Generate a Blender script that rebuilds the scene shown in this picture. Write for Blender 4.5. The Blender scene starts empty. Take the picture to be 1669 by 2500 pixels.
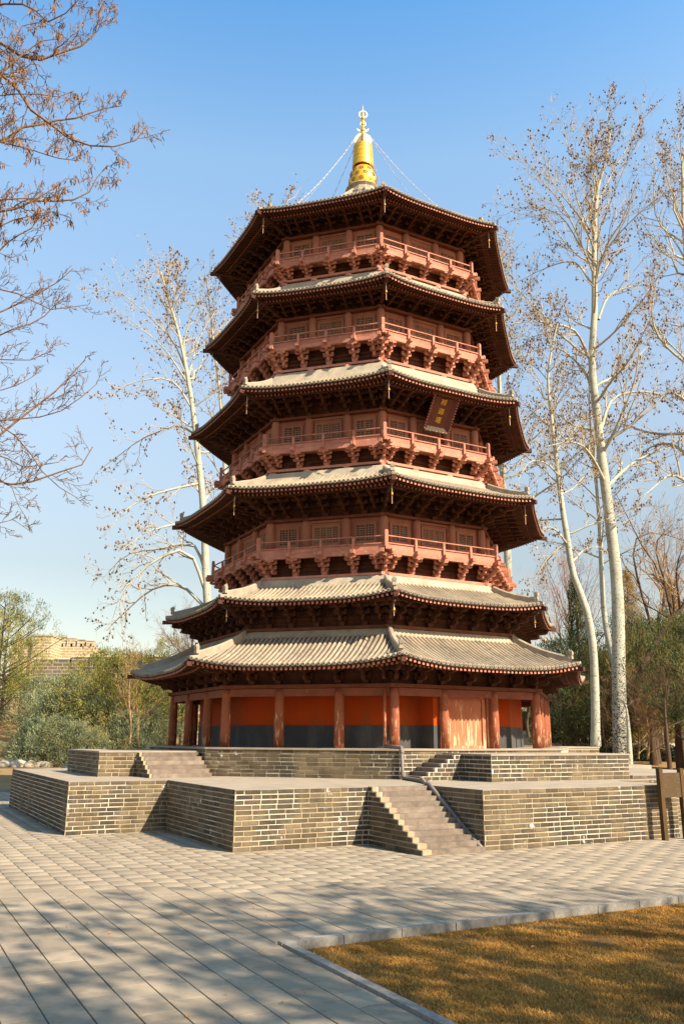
import bpy, math, random
import numpy as np
from mathutils import Matrix, Vector

random.seed(7)
RNG = np.random.default_rng(7)
SC = bpy.context.scene
COL = SC.collection

# ------------------------------------------------------------------ camera
YAW, PITCH, ROLL = 0.4943, 0.2633, 0.0053
CAM = Vector((-11.487, -20.027, 1.70))
FOC, PW, PH = 2052.0, 1669.0, 2500.0                 # focal length and frame of the photograph, in its pixels
FWD_H = Vector((math.sin(YAW), math.cos(YAW), 0)); RIGHT_H = Vector((math.cos(YAW), -math.sin(YAW), 0))
FWD = FWD_H * math.cos(PITCH) + Vector((0, 0, math.sin(PITCH)))
UP0 = RIGHT_H.cross(FWD)
RGT = RIGHT_H * math.cos(ROLL) + UP0 * math.sin(ROLL)
UPV = UP0 * math.cos(ROLL) - RIGHT_H * math.sin(ROLL)
cam_data = bpy.data.cameras.new('camera'); cam = bpy.data.objects.new('camera', cam_data); COL.objects.link(cam)
cam_data.sensor_fit = 'VERTICAL'; cam_data.sensor_height = 36.0; cam_data.lens = FOC / PH * 36.0
cam_data.clip_start = 0.1; cam_data.clip_end = 3000
cam.matrix_world = Matrix(((RGT.x, UPV.x, -FWD.x, CAM.x), (RGT.y, UPV.y, -FWD.y, CAM.y), (RGT.z, UPV.z, -FWD.z, CAM.z), (0, 0, 0, 1)))
SC.camera = cam

# ------------------------------------------------------------------ light
SUN_TO = Vector((0.52, -1.12, 1.0)).normalized()       # towards the sun
SUN_EL = math.asin(SUN_TO.z); SUN_AZ = math.atan2(SUN_TO.x, SUN_TO.y)
world = bpy.data.worlds.new('World'); SC.world = world; world.use_nodes = True
wn = world.node_tree; wn.nodes.clear()
wo = wn.nodes.new('ShaderNodeOutputWorld'); wb = wn.nodes.new('ShaderNodeBackground'); sky = wn.nodes.new('ShaderNodeTexSky')
sky.sky_type = 'NISHITA'; sky.sun_disc = False; sky.sun_elevation = SUN_EL; sky.sun_rotation = SUN_AZ
sky.altitude = 50; sky.air_density = 1.0; sky.dust_density = 0.9; sky.ozone_density = 2.0
wb.inputs['Strength'].default_value = 0.15
# the air of the day: a little milky low down, a purer blue higher up (the same all round)
tc = wn.nodes.new('ShaderNodeTexCoord'); sx = wn.nodes.new('ShaderNodeSeparateXYZ'); rp = wn.nodes.new('ShaderNodeValToRGB'); mx = wn.nodes.new('ShaderNodeMix')
wn.links.new(tc.outputs['Generated'], sx.inputs[0]); wn.links.new(sx.outputs['Z'], rp.inputs['Fac'])
el = rp.color_ramp.elements; el[0].position = .12; el[0].color = (.68, .54, .41, 1); el[1].position = .75; el[1].color = (.50, .98, 1.13, 1)
for p_, c_ in ((.19, (.72, .57, .43)), (.37, (1.13, .93, .73)), (.61, (1.17, 1.21, 1.05))): e_ = el.new(p_); e_.color = (*c_, 1)
mx.data_type = 'RGBA'; mx.blend_type = 'MULTIPLY'; mx.inputs['Factor'].default_value = 1.0
wn.links.new(sky.outputs['Color'], mx.inputs['A']); wn.links.new(rp.outputs['Color'], mx.inputs['B']); wn.links.new(mx.outputs['Result'], wb.inputs['Color']); wn.links.new(wb.outputs['Background'], wo.inputs['Surface'])
sun_d = bpy.data.lights.new('sun', 'SUN'); sun_d.energy = 5.0; sun_d.angle = math.radians(0.55); sun_d.color = (1.0, 0.885, 0.71)
sun = bpy.data.objects.new('sun', sun_d); COL.objects.link(sun)
sun.rotation_euler = SUN_TO.to_track_quat('Z', 'Y').to_euler(); sun.location = (20, -40, 40)
SC.view_settings.view_transform = 'Standard'; SC.view_settings.look = 'None'; SC.view_settings.gamma = 1.0
SC.view_settings.use_curve_mapping = False; SC.view_settings.exposure = 1.15
SC.render.engine = 'CYCLES'
SC.cycles.max_bounces = 6; SC.cycles.diffuse_bounces = 3; SC.cycles.glossy_bounces = 2; SC.cycles.transparent_max_bounces = 6

# ------------------------------------------------------------------ helpers
def at(px, py, D):
    """world point seen at a pixel of the photograph, D metres ahead of the camera (horizontally)"""
    dx, dy = px - PW / 2, py - PH / 2
    d = FWD * FOC + RGT * dx - UPV * dy
    k = D / d.dot(FWD_H)
    return CAM + d * k
def rf(r, f, z=0.0):
    """r metres to the right of and f metres ahead of the camera's standpoint"""
    p = CAM + RIGHT_H * r + FWD_H * f
    return Vector((p.x, p.y, z))

WMAT = {}
def link(o, parent=None, M=None):
    M = M or Matrix()
    COL.objects.link(o)
    if parent is not None:
        o.parent = parent; o.matrix_parent_inverse = WMAT[parent.name].inverted()
    o.matrix_basis = M; WMAT[o.name] = M.copy()
    return o
def tag(o, label=None, cat=None, group=None, kind=None):
    for k, v in (('label', label), ('category', cat), ('group', group), ('kind', kind)):
        if v: o[k] = v
    return o
def empty(name, loc, label, cat, group=None):
    o = bpy.data.objects.new(name, None); o.empty_display_size = 0.1
    link(o, None, Matrix.Translation(Vector(loc))); return tag(o, label, cat, group)
def T(x, y, z): return Matrix.Translation((x, y, z))
def RZ(deg): return Matrix.Rotation(math.radians(deg), 4, 'Z')

class MB:
    """collects polygons, builds ONE mesh"""
    def __init__(s): s.v = []; s.f = []; s.m = []
    def add(s, vs, fs, mi=0):
        b = len(s.v); s.v.extend([tuple(p) for p in vs]); s.f.extend([tuple(i + b for i in f) for f in fs]); s.m.extend([mi] * len(fs)); return s
    def box(s, x0, x1, y0, y1, z0, z1, M=None, mi=0):
        vs = [Vector((x, y, z)) for z in (z0, z1) for (x, y) in ((x0, y0), (x1, y0), (x1, y1), (x0, y1))]
        if M: vs = [M @ p for p in vs]
        return s.add(vs, [(3, 2, 1, 0), (4, 5, 6, 7), (0, 1, 5, 4), (1, 2, 6, 5), (2, 3, 7, 6), (3, 0, 4, 7)], mi)
    def taper(s, cx, cy, z0, z1, a, b, M=None, mi=0):
        vs = [Vector((cx + sx * w, cy + sy * w, z)) for z, w in ((z0, a), (z1, b)) for sx, sy in ((-1, -1), (1, -1), (1, 1), (-1, 1))]
        if M: vs = [M @ p for p in vs]
        return s.add(vs, [(3, 2, 1, 0), (4, 5, 6, 7), (0, 1, 5, 4), (1, 2, 6, 5), (2, 3, 7, 6), (3, 0, 4, 7)], mi)
    def prism(s, poly, w, M, mi=0):
        """poly in the local (x, z) plane, extruded +-w/2 along local y"""
        n = len(poly)
        vs = [M @ Vector((x, -w / 2, z)) for x, z in poly] + [M @ Vector((x, w / 2, z)) for x, z in poly]
        return s.add(vs, [tuple(range(n)), tuple(range(2 * n - 1, n - 1, -1))] + [((i + 1) % n, i, i + n, (i + 1) % n + n) for i in range(n)], mi)
    def plan(s, poly, z0, z1, mi=0):
        n = len(poly)
        vs = [(x, y, z0) for x, y in poly] + [(x, y, z1) for x, y in poly]
        return s.add(vs, [tuple(range(n - 1, -1, -1)), tuple(range(n, 2 * n))] + [(i, (i + 1) % n, (i + 1) % n + n, i + n) for i in range(n)], mi)
    def tube(s, pts, rad, n=6, caps=True, mi=0):
        pts = [Vector(p) for p in pts]; k = len(pts)
        if not hasattr(rad, '__len__'): rad = [rad] * k
        b = len(s.v)
        for i, p in enumerate(pts):
            t = (pts[min(i + 1, k - 1)] - pts[max(i - 1, 0)]).normalized()
            a = t.cross(Vector((0, 0, 1)));
            if a.length < 1e-3: a = Vector((1, 0, 0))
            a.normalize(); c = t.cross(a)
            for j in range(n):
                g = 2 * math.pi * j / n
                s.v.append(tuple(p + (a * math.cos(g) + c * math.sin(g)) * rad[i]))
        fs = [(b + i * n + j, b + i * n + (j + 1) % n, b + (i + 1) * n + (j + 1) % n, b + (i + 1) * n + j) for i in range(k - 1) for j in range(n)]
        if caps: fs += [tuple(b + j for j in range(n - 1, -1, -1)), tuple(b + (k - 1) * n + j for j in range(n))]
        s.f.extend(fs); s.m.extend([mi] * len(fs)); return s
    def lathe(s, prof, n=24, c=(0, 0), mi=0):
        b = len(s.v); k = len(prof)
        for r, z in prof:
            for j in range(n):
                g = 2 * math.pi * j / n; s.v.append((c[0] + r * math.cos(g), c[1] + r * math.sin(g), z))
        fs = [(b + i * n + j, b + i * n + (j + 1) % n, b + (i + 1) * n + (j + 1) % n, b + (i + 1) * n + j) for i in range(k - 1) for j in range(n)]
        s.f.extend(fs); s.m.extend([mi] * len(fs)); return s
    def ball(s, c, r, n=10, sz=1.0, mi=0):
        prof = [(max(1e-4, r * math.sin(math.pi * i / 6)), c[2] - r * sz * math.cos(math.pi * i / 6)) for i in range(7)]
        return s.lathe(prof, n, (c[0], c[1]), mi)
    def merge(s, o, M):
        b = len(s.v); s.v.extend([tuple(M @ Vector(p)) for p in o.v]); s.f.extend([tuple(i + b for i in f) for f in o.f]); s.m.extend(o.m); return s
    def mesh(s, name, mats, smooth=False):
        me = bpy.data.meshes.new(name); me.from_pydata(s.v, [], s.f)
        for m in (mats if isinstance(mats, (list, tuple)) else [mats]): me.materials.append(m)
        if any(s.m): me.polygons.foreach_set('material_index', s.m)
        if smooth: me.polygons.foreach_set('use_smooth', [True] * len(s.f))
        me.update(); return me
    def build(s, name, mats, parent=None, M=None, smooth=False, kind=None):
        o = bpy.data.objects.new(name, s.mesh(name, mats, smooth)); link(o, parent, M)
        if kind: o['kind'] = kind
        return o
def put(name, me, parent=None, M=None):
    return link(bpy.data.objects.new(name, me), parent, M)

def np_mesh(name, V, F, mat, rnd=None, smooth=False):
    """mesh from numpy arrays (all faces with the same number of corners)"""
    me = bpy.data.meshes.new(name); n, k = F.shape
    me.vertices.add(len(V)); me.vertices.foreach_set('co', np.asarray(V, np.float32).ravel())
    me.loops.add(n * k); me.loops.foreach_set('vertex_index', np.asarray(F, np.int32).ravel())
    me.polygons.add(n); me.polygons.foreach_set('loop_start', np.arange(0, n * k, k, dtype=np.int32))
    if smooth: me.polygons.foreach_set('use_smooth', np.ones(n, bool))
    me.materials.append(mat); me.update(calc_edges=True)
    if rnd is not None:
        a = me.attributes.new('rnd', 'FLOAT', 'FACE'); a.data.foreach_set('value', np.asarray(rnd, np.float32))
    return me

# ------------------------------------------------------------------ materials
class Mat:
    def __init__(s, name, rough=0.85, spec=0.2):
        s.m = bpy.data.materials.new(name); s.m.use_nodes = True; s.t = s.m.node_tree; s.b = s.t.nodes['Principled BSDF']
        s.b.inputs['Roughness'].default_value = rough; s.b.inputs['Specular IOR Level'].default_value = spec
        s.geo = s.t.nodes.new('ShaderNodeNewGeometry'); s.pos = s.geo.outputs['Position']
    def n(s, typ, **kw):
        nd = s.t.nodes.new(typ)
        for k, v in kw.items(): setattr(nd, k, v)
        return nd
    def l(s, a, b): s.t.links.new(a, b)
    def val(s, x, sock):
        if isinstance(x, (int, float)): sock.default_value = x
        elif isinstance(x, tuple): sock.default_value = (*x, 1) if len(x) == 3 and sock.type == 'RGBA' else x
        else: s.l(x, sock)
    def noise(s, scale=3, detail=4, rough=0.6, stretch=(1, 1, 1), vec=None, off=0):
        mp = s.n('ShaderNodeMapping'); mp.inputs['Scale'].default_value = stretch; mp.inputs['Location'].default_value = (off, off * 1.7, off * .3)
        s.l(vec or s.pos, mp.inputs['Vector'])
        nz = s.n('ShaderNodeTexNoise'); nz.inputs['Scale'].default_value = scale; nz.inputs['Detail'].default_value = detail; nz.inputs['Roughness'].default_value = rough
        s.l(mp.outputs['Vector'], nz.inputs['Vector']); return nz.outputs['Fac']
    def ramp(s, f, a, b, lo=0.0, hi=1.0):
        mr = s.n('ShaderNodeMapRange'); mr.clamp = True
        s.val(f, mr.inputs['Value']); mr.inputs['From Min'].default_value = a; mr.inputs['From Max'].default_value = b
        mr.inputs['To Min'].default_value = lo; mr.inputs['To Max'].default_value = hi; return mr.outputs['Result']
    def math(s, op, a, b=0.0):
        m = s.n('ShaderNodeMath', operation=op); s.val(a, m.inputs[0]); s.val(b, m.inputs[1]); return m.outputs[0]
    def mix(s, f, a, b, mode='MIX'):
        m = s.n('ShaderNodeMix', data_type='RGBA', blend_type=mode); s.val(f, m.inputs['Factor']); s.val(a, m.inputs['A']); s.val(b, m.inputs['B']); return m.outputs['Result']
    def rnd(s):
        """a value of its own for each object, or for each face of a joined mesh"""
        oi = s.n('ShaderNodeObjectInfo'); at_ = s.n('ShaderNodeAttribute'); at_.attribute_name = 'rnd'
        return s.math('FRACT', s.math('ADD', oi.outputs['Random'], at_.outputs['Fac']))
    def bright(s, col, f, lo, hi):
        h = s.n('ShaderNodeHueSaturation'); s.val(col, h.inputs['Color']); s.l(s.ramp(f, 0, 1, lo, hi), h.inputs['Value']); return h.outputs['Color']
    def xyz(s, vec=None):
        x = s.n('ShaderNodeSeparateXYZ'); s.l(vec or s.pos, x.inputs[0]); return x.outputs
    def bump(s, h, dist=0.01, strength=0.5):
        b = s.n('ShaderNodeBump'); b.inputs['Distance'].default_value = dist; b.inputs['Strength'].default_value = strength
        s.val(h, b.inputs['Height']); s.l(b.outputs['Normal'], s.b.inputs['Normal']); return s
    def base(s, c): s.val(c, s.b.inputs['Base Color']); return s
    def done(s): return s.m

def plain(name, a, b, scale=4, rough=0.85, bump=0.004, stretch=(1, 1, 1), var=0.0, spec=0.2, lo=.35, hi=.68):
    m = Mat(name, rough, spec); n = m.noise(scale, 5, .65, stretch)
    c = m.mix(m.ramp(n, lo, hi), a, b)
    if var: c = m.bright(c, m.rnd(), 1 - var, 1 + var)
    m.base(c)
    if bump: m.bump(m.noise(scale * 6, 4, .7, stretch), bump, .6)
    return m.done()

def peeling(name, a, b, chip, amt, scale=7, stretch=(3, 3, .55)):
    m = Mat(name, 0.75, .25)
    c = m.mix(m.ramp(m.noise(3, 5), .3, .7), a, b)
    low = m.ramp(m.xyz()[2], 1.5, 2.7, .09, 0.0)
    k = m.ramp(m.math('ADD', m.noise(scale, 6, .62, stretch, off=3), low), amt, amt + .03)
    c = m.mix(k, c, chip); m.base(c); m.bump(k, .004, -.6); return m.done()

M = {}
M['wood'] = plain('painted_wood', (.19, .062, .033), (.11, .036, .02), 3.0, .8, .004, (1, 1, 2.5), var=.14)  # plate beams: colour lowered to deepen the shade below the eaves
M['bracket'] = plain('shade_darkened_bracket_wood', (.105, .038, .020), (.048, .019, .011), 5, .82, .004, (1, 1, 1), var=.16)  # eave timber: under-eave shade is put into this colour, balcony brackets stay lighter
def balcony_mat():
    m = Mat('weathered_balcony_paint', .8, .2)
    c = m.mix(m.ramp(m.noise(2.6, 6, .65, (1, 1, 2)), .34, .66), (.50, .205, .130), (.35, .135, .085)); c = m.bright(c, m.rnd(), .84, 1.14)
    c = m.mix(m.ramp(m.noise(9, 6, .7, (1, 1, 2.5), off=8), .56, .70, 0, .65), c, (.68, .42, .27))
    c = m.mix(m.ramp(m.noise(5, 6, .7, (1.6, 1.6, .8), off=15), .60, .76, 0, .6), c, (.18, .075, .045)); m.base(c); m.bump(m.noise(30, 4, .7, (1, 1, 3)), .004, .6); return m.done()
M['balcony'] = balcony_mat()
M['soffit'] = plain('shade_darkened_rafter_wood', (.095, .036, .020), (.052, .021, .013), 3, .85, .004, var=.1)  # rafters and soffit boards: base colour darkened to stand in for eave shadow
M['rafterend'] = plain('rafter_end_paint', (.52, .20, .13), (.38, .13, .085), 6, .8, .002, var=.1)
M['wallwood'] = plain('wall_panel_wood', (.38, .160, .100), (.27, .110, .069), 2.5, .8, .003, (1, 1, .4), var=.06)
M['lattice'] = plain('lattice_wood', (.52, .34, .23), (.42, .25, .165), 5, .8, .0)
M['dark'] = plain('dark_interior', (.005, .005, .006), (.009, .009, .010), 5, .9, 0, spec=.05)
M['column'] = peeling('column_paint', (.32, .098, .042), (.22, .064, .030), (.56, .34, .20), .64)
M['lintel'] = peeling('lintel_paint', (.25, .078, .040), (.17, .052, .030), (.50, .33, .22), .68, 8, (.7, .7, 2))
M['door'] = peeling('faded_door_paint', (.35, .105, .046), (.43, .155, .072), (.58, .36, .21), .62, 6, (4, 4, .30))

def wall_mat(name, a, b, c2):
    m = Mat(name, .9, .15); n = m.noise(1.1, 5, .6); c = m.mix(m.ramp(n, .3, .7), a, b)
    c = m.mix(m.ramp(m.noise(2.6, 6, .68, (1, 1, .25), off=5), .46, .68, 0, .85), c, c2); m.base(c); m.bump(m.noise(14, 5), .006, .5); return m.done()
M['orange'] = wall_mat('orange_plaster', (.46, .058, .006), (.36, .045, .006), (.22, .065, .016))
M['greywall'] = wall_mat('grey_plaster', (.068, .067, .065), (.050, .051, .052), (.115, .103, .085))
M['faded'] = wall_mat('faded_plaster', (.46, .24, .09), (.50, .20, .06), (.34, .25, .15))
M['fadedgrey'] = wall_mat('faded_grey_plaster', (.36, .33, .27), (.25, .25, .23), (.17, .17, .16))

def tile_mat():
    m = Mat('roof_tile', .9, .15)
    c = m.mix(m.ramp(m.noise(1.3, 5, .6), .32, .66), (.345, .265, .173), (.23, .178, .123))
    c = m.bright(c, m.rnd(), .86, 1.12)
    c = m.mix(m.ramp(m.noise(5, 6, .72, off=2), .52, .68, 0, .72), c, (.115, .092, .068))
    m.base(c); m.bump(m.noise(40, 4), .003, .5); return m.done()
M['tile'] = tile_mat()
M['tileend'] = plain('tile_end', (.055, .05, .045), (.16, .138, .11), 14, .9, .003, var=.2)
M['pan'] = plain('pan_tile', (.13, .10, .07), (.07, .055, .04), 6, .95, .004)
M['flash'] = plain('roof_mortar_band', (.38, .31, .215), (.24, .20, .145), 3.2, .92, .006)
M['ridge'] = plain('ridge_mortar', (.36, .29, .20), (.23, .19, .14), 4, .92, .01)

def gold_mat():
    m = Mat('gilded_metal', .42, .5); m.b.inputs['Metallic'].default_value = .55
    m.base(m.mix(m.ramp(m.noise(5, 4), .3, .7), (.86, .47, .035), (.70, .36, .03))); m.bump(m.noise(18, 3), .006, .4); return m.done()
M['gold'] = gold_mat()
M['goldpale'] = plain('pale_gilding', (.92, .80, .48), (.85, .70, .36), 8, .45, .002, spec=.5)
M['chain'] = plain('iron_chain', (.50, .47, .44), (.30, .28, .27), 9, .5, 0)

# bricks: some stretches were repointed (dark bricks, pale joints), others weathered to brown
def patch(m):
    a = m.ramp(m.noise(.55, 3, .5, off=11), .41, .59)
    b = m.ramp(m.noise(2.2, 4, .6, (1, 1, .6), off=4), .40, .60, -.25, .25)
    return m.math('ADD', a, b)
def brick_mat():
    m = Mat('grey_brick', .9, .2); r = m.rnd(); p = m.ramp(patch(m), .3, .7)
    dark = m.mix(m.ramp(m.noise(10, 4), .3, .7), (.050, .041, .030), (.090, .073, .050))
    tan = m.mix(m.ramp(m.noise(3.5, 5, .65, (1, 1, .5), off=6), .33, .68), (.095, .070, .042), (.165, .124, .074))
    c = m.bright(m.mix(m.math('MULTIPLY', p, .85), dark, tan), r, .66, 1.34)
    c = m.mix(m.ramp(m.noise(1.4, 5, .7, off=52), .5, .72, 0, .5), c, (.045, .036, .026))
    wet = m.ramp(m.noise(2.6, 5, .65, (2.4, 2.4, .35), off=20), .58, .72, 0, .62)
    c = m.mix(wet, c, (.05, .042, .03))
    salt = m.math('MULTIPLY', m.ramp(m.noise(4.5, 6, .7, (1, 1, .7), off=31), .615, .68), m.ramp(m.noise(1.1, 2, .5, off=33), .50, .60))
    c = m.mix(salt, c, (.66, .62, .56))
    streak = m.math('MULTIPLY', m.ramp(m.noise(9, 5, .7, (2.2, 2.2, .22), off=44), .58, .72), m.ramp(m.noise(1.0, 2, .5, off=47), .47, .58, 0, .45))
    c = m.mix(streak, c, (.42, .36, .28))
    m.base(c); m.bump(m.noise(30, 5, .7), .005, .6); return m.done()
def mortar_mat():
    m = Mat('brick_mortar', .95, .1); p = m.ramp(patch(m), .3, .7)
    c = m.mix(p, (.58, .48, .34), (.36, .28, .17)); c = m.mix(m.ramp(m.noise(6, 5), .56, .76, 0, .45), c, (.22, .165, .10))
    m.base(c); m.bump(m.noise(50, 4), .004, .6); return m.done()
M['brick'] = brick_mat(); M['mortar'] = mortar_mat()
M['cap'] = plain('terrace_paving', (.33, .26, .185), (.25, .20, .145), 2.4, .92, .004)
M['step'] = plain('step_stone', (.225, .172, .125), (.125, .094, .07), 5, .92, .008, var=.2)
M['stepcap'] = plain('lime_mortar', (.36, .275, .17), (.26, .195, .12), 6, .92, .01)
def paver_mat():
    m = Mat('paving_stone', .85, .25); r = m.rnd()
    c = m.mix(m.ramp(m.noise(.9, 4, .6), .35, .65), (.25, .193, .130), (.31, .24, .162))
    c = m.bright(c, r, .86, 1.09)
    c = m.mix(m.ramp(m.noise(7, 6, .7, off=4), .50, .75, 0, .6), c, (.125, .10, .075))
    c = m.mix(m.ramp(m.noise(1.7, 6, .7, off=9), .60, .72, 0, .45), c, (.14, .115, .09))
    m.base(c); m.bump(m.noise(60, 5, .7), .003, .5); return m.done()
M['paver'] = paver_mat()
M['joint'] = plain('paving_joint_sand', (.085, .07, .052), (.05, .042, .034), 8, .95, .004)
M['kerb'] = plain('granite_kerb', (.27, .238, .195), (.175, .155, .13), 30, .8, .002, var=.1)
M['pipe'] = plain('drain_pipe_paint', (.20, .155, .125), (.13, .10, .085), 5, .6, .002, spec=.4)
M['signwood'] = plain('sign_wood', (.10, .052, .015), (.05, .028, .011), 6, .7, .004, (1, 1, .3))
def board_mat():
    m = Mat('weathered_sign_board', .7, .3)
    c = m.mix(m.ramp(m.noise(6, 5, .6, (1, 1, 2)), .35, .62), (.075, .034, .006), (.060, .038, .016))
    c = m.mix(m.ramp(m.noise(13, 5, .7, (1, 1, 3.5), off=7), .52, .64, 0, .65), c, (.11, .09, .055)); m.base(c); m.bump(m.noise(16, 5, .6, (1, 1, 4)), .004, .5); return m.done()
M['board'] = board_mat()
M['plaque'] = plain('plaque_lacquer', (.14, .04, .026), (.10, .03, .022), 5, .5, .001, spec=.4)
M['letter'] = plain('gilded_lettering', (.90, .58, .05), (.80, .48, .03), 9, .4, 0, spec=.5)

def bark_poplar(name, spots):
    m = Mat(name, .85, .2); z = m.xyz()[2]
    c = m.mix(m.ramp(m.noise(2.4, 4), .3, .7), (.43, .405, .32), (.30, .295, .22))
    lent = m.ramp(m.noise(5.5, 5, .65, (.8, .8, 4.5), off=2), .60, .64)
    c = m.mix(lent, c, (.07, .05, .037))
    up = m.ramp(z, 8, 22, 0, .45); c = m.mix(up, c, (.40, .335, .20))
    spot = m.math('ADD', m.noise(15, 3, .6, (1, 1, 1.4), off=7), m.ramp(z, .6, 10, spots, -.10))
    k = m.ramp(spot, .57, .60); c = m.mix(k, c, (.055, .042, .033)); m.base(c); m.bump(m.math('MULTIPLY', k, -1), .02, .6); return m.done()
M['poplar'] = bark_poplar('spotted_white_poplar_bark', .10); M['smoothpoplar'] = bark_poplar('smooth_pale_poplar_bark', -.04)
M['twig'] = plain('pale_twig_bark', (.47, .38, .25), (.36, .28, .17), 3, .85, 0)
M['bud'] = plain('catkin_bud', (.19, .095, .045), (.085, .042, .024), 6, .8, 0, var=.0)
M['darkbark'] = plain('dark_bark', (.105, .062, .036), (.055, .034, .022), 6, .9, .02, (1, 1, .3))
M['acaciatwig'] = plain('orange_brown_bark', (.21, .115, .052), (.12, .066, .034), 6, .85, .004)
M['pod'] = plain('dry_seed_pod', (.27, .135, .045), (.13, .06, .022), 9, .8, 0)
M['redtwig'] = plain('reddish_twig', (.36, .21, .15), (.28, .16, .10), 4, .9, 0)
M['browntwig'] = plain('brown_twig', (.36, .225, .105), (.25, .15, .07), 4, .9, 0)
def leaf_mat(name, a, b, c_, tr=0.25):
    m = Mat(name, .75, .2); r = m.rnd()
    c = m.mix(m.ramp(r, .1, .9), a, b); c = m.mix(m.ramp(m.noise(.9, 3, .6), .48, .66, 0, .8), c, c_); m.base(c)
    try: m.b.inputs['Transmission Weight'].default_value = 0
    except Exception: pass
    tb = m.n('ShaderNodeBsdfTranslucent'); m.l(c, tb.inputs['Color']); ms = m.n('ShaderNodeMixShader'); ms.inputs[0].default_value = tr
    out = m.t.nodes['Material Output']; m.l(m.b.outputs[0], ms.inputs[1]); m.l(tb.outputs[0], ms.inputs[2]); m.l(ms.outputs[0], out.inputs['Surface']); return m.done()
M['juniper'] = leaf_mat('juniper_foliage', (.085, .11, .055), (.31, .34, .185), (.36, .29, .09))
M['pine'] = leaf_mat('pine_foliage', (.095, .115, .025), (.31, .29, .065), (.38, .27, .055))
M['darkpine'] = leaf_mat('dark_conifer_foliage', (.020, .036, .012), (.105, .125, .038), (.15, .125, .032))
M['cypress'] = leaf_mat('golden_cypress_foliage', (.22, .145, .032), (.36, .235, .05), (.16, .13, .035))
M['willow'] = leaf_mat('willow_strand', (.20, .16, .04), (.30, .22, .05), (.12, .11, .03))
M['hedge'] = leaf_mat('hedge_foliage', (.014, .024, .012), (.035, .05, .02), (.05, .06, .02))
M['bamboo'] = leaf_mat('pale_green_foliage', (.12, .13, .03), (.26, .23, .055), (.07, .08, .03))
M['grass'] = leaf_mat('dry_grass_blade', (.35, .160, .026), (.50, .262, .055), (.20, .092, .018), .2)
M['dryleaf'] = plain('dry_leaf', (.34, .15, .045), (.22, .10, .035), 9, .85, 0)
def ground_mat():
    m = Mat('dry_ground', .95, .1)
    c = m.mix(m.ramp(m.noise(.35, 6, .65), .35, .65), (.30, .185, .075), (.20, .115, .05))
    c = m.mix(m.ramp(m.noise(2.2, 6, .7, off=3), .52, .68, 0, .7), c, (.38, .25, .09)); m.base(c); m.bump(m.noise(9, 6, .7), .05, .7); return m.done()
M['ground'] = ground_mat()
def lawn_mat():
    m = Mat('dry_lawn', .95, .1)
    c = m.mix(m.ramp(m.noise(1.2, 6, .7), .35, .65), (.17, .080, .018), (.26, .13, .03))
    c = m.mix(m.ramp(m.noise(2.2, 6, .75, off=3), .5, .66, 0, .85), c, (.10, .062, .034)); m.base(c); m.bump(m.noise(45, 5, .7), .02, .8); return m.done()
M['lawn'] = lawn_mat()
M['earth'] = plain('orange_earth', (.66, .39, .15), (.50, .26, .09), 1.6, .95, .06)
M['boulder'] = plain('pale_boulder', (.42, .345, .24), (.25, .205, .145), 2.5, .9, .03, var=.15)
def castle_mat(name, a, b, mo):
    m = Mat(name, .95, .1); bt = m.n('ShaderNodeTexBrick'); bt.inputs['Scale'].default_value = 1.0
    bt.inputs['Brick Width'].default_value = 1.0; bt.inputs['Row Height'].default_value = .34; bt.inputs['Mortar Size'].default_value = .035
    tc = m.n('ShaderNodeTexCoord'); m.l(tc.outputs['UV'], bt.inputs['Vector'])
    m.val(a, bt.inputs['Color1']); m.val(b, bt.inputs['Color2']); m.val(mo, bt.inputs['Mortar'])
    c = m.mix(m.ramp(m.noise(.8, 5), .5, .75, 0, .4), bt.outputs['Color'], b); m.base(c); return m.done()
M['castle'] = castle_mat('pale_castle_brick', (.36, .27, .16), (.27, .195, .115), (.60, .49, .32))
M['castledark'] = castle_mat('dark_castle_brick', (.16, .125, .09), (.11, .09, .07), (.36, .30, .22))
M['render'] = plain('white_render', (.60, .54, .45), (.50, .45, .37), 3, .9, .002)
M['screen'] = plain('yellow_screen', (.25, .17, .06), (.17, .115, .045), 6, .8, .002)

# ------------------------------------------------------------------ ground, lawn, pavement
def terrain_z(r, f, x, y):
    def ss(a, b, t):
        t = min(1, max(0, (t - a) / (b - a))); return t * t * (3 - 2 * t)
    left = ss(-3.0, -9.0, r + max(0, f - 30) * .12)
    z = 0.24 * ss(28.5, 46, f) * left
    z += left * (4.6 * ss(47.5, 72, f))
    right = ss(4, 9, r)
    z += right * (.62 * ss(25, 33, f) + .42 * ss(34, 45, f))
    mid = (1 - left) * (1 - right)
    z += mid * .5 * ss(40, 60, f)
    return z
rs = np.concatenate([np.linspace(-400, -40, 16), np.linspace(-36, 36, 73), np.linspace(40, 400, 16)])
fs_ = np.concatenate([np.linspace(-120, -12, 8), np.linspace(-8, 80, 89), np.linspace(90, 900, 22)])
gv = []
for f in fs_:
    for r in rs:
        p = rf(r, f); z = terrain_z(r, f, p.x, p.y)
        n_ = .10 * math.sin(p.x * 1.3) * math.cos(p.y * 1.1) + .06 * math.sin(p.x * 3.1 + p.y * 2.3)
        gv.append((p.x, p.y, z * (1 + .25 * n_) - .075))
nr = len(rs); gf = [(i * nr + j, i * nr + j + 1, (i + 1) * nr + j + 1, (i + 1) * nr + j) for i in range(len(fs_) - 1) for j in range(nr - 1)]
g = np_mesh('ground', np.array(gv), np.array(gf), M['ground'], smooth=True)
tag(put('ground', g), kind='structure')

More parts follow.
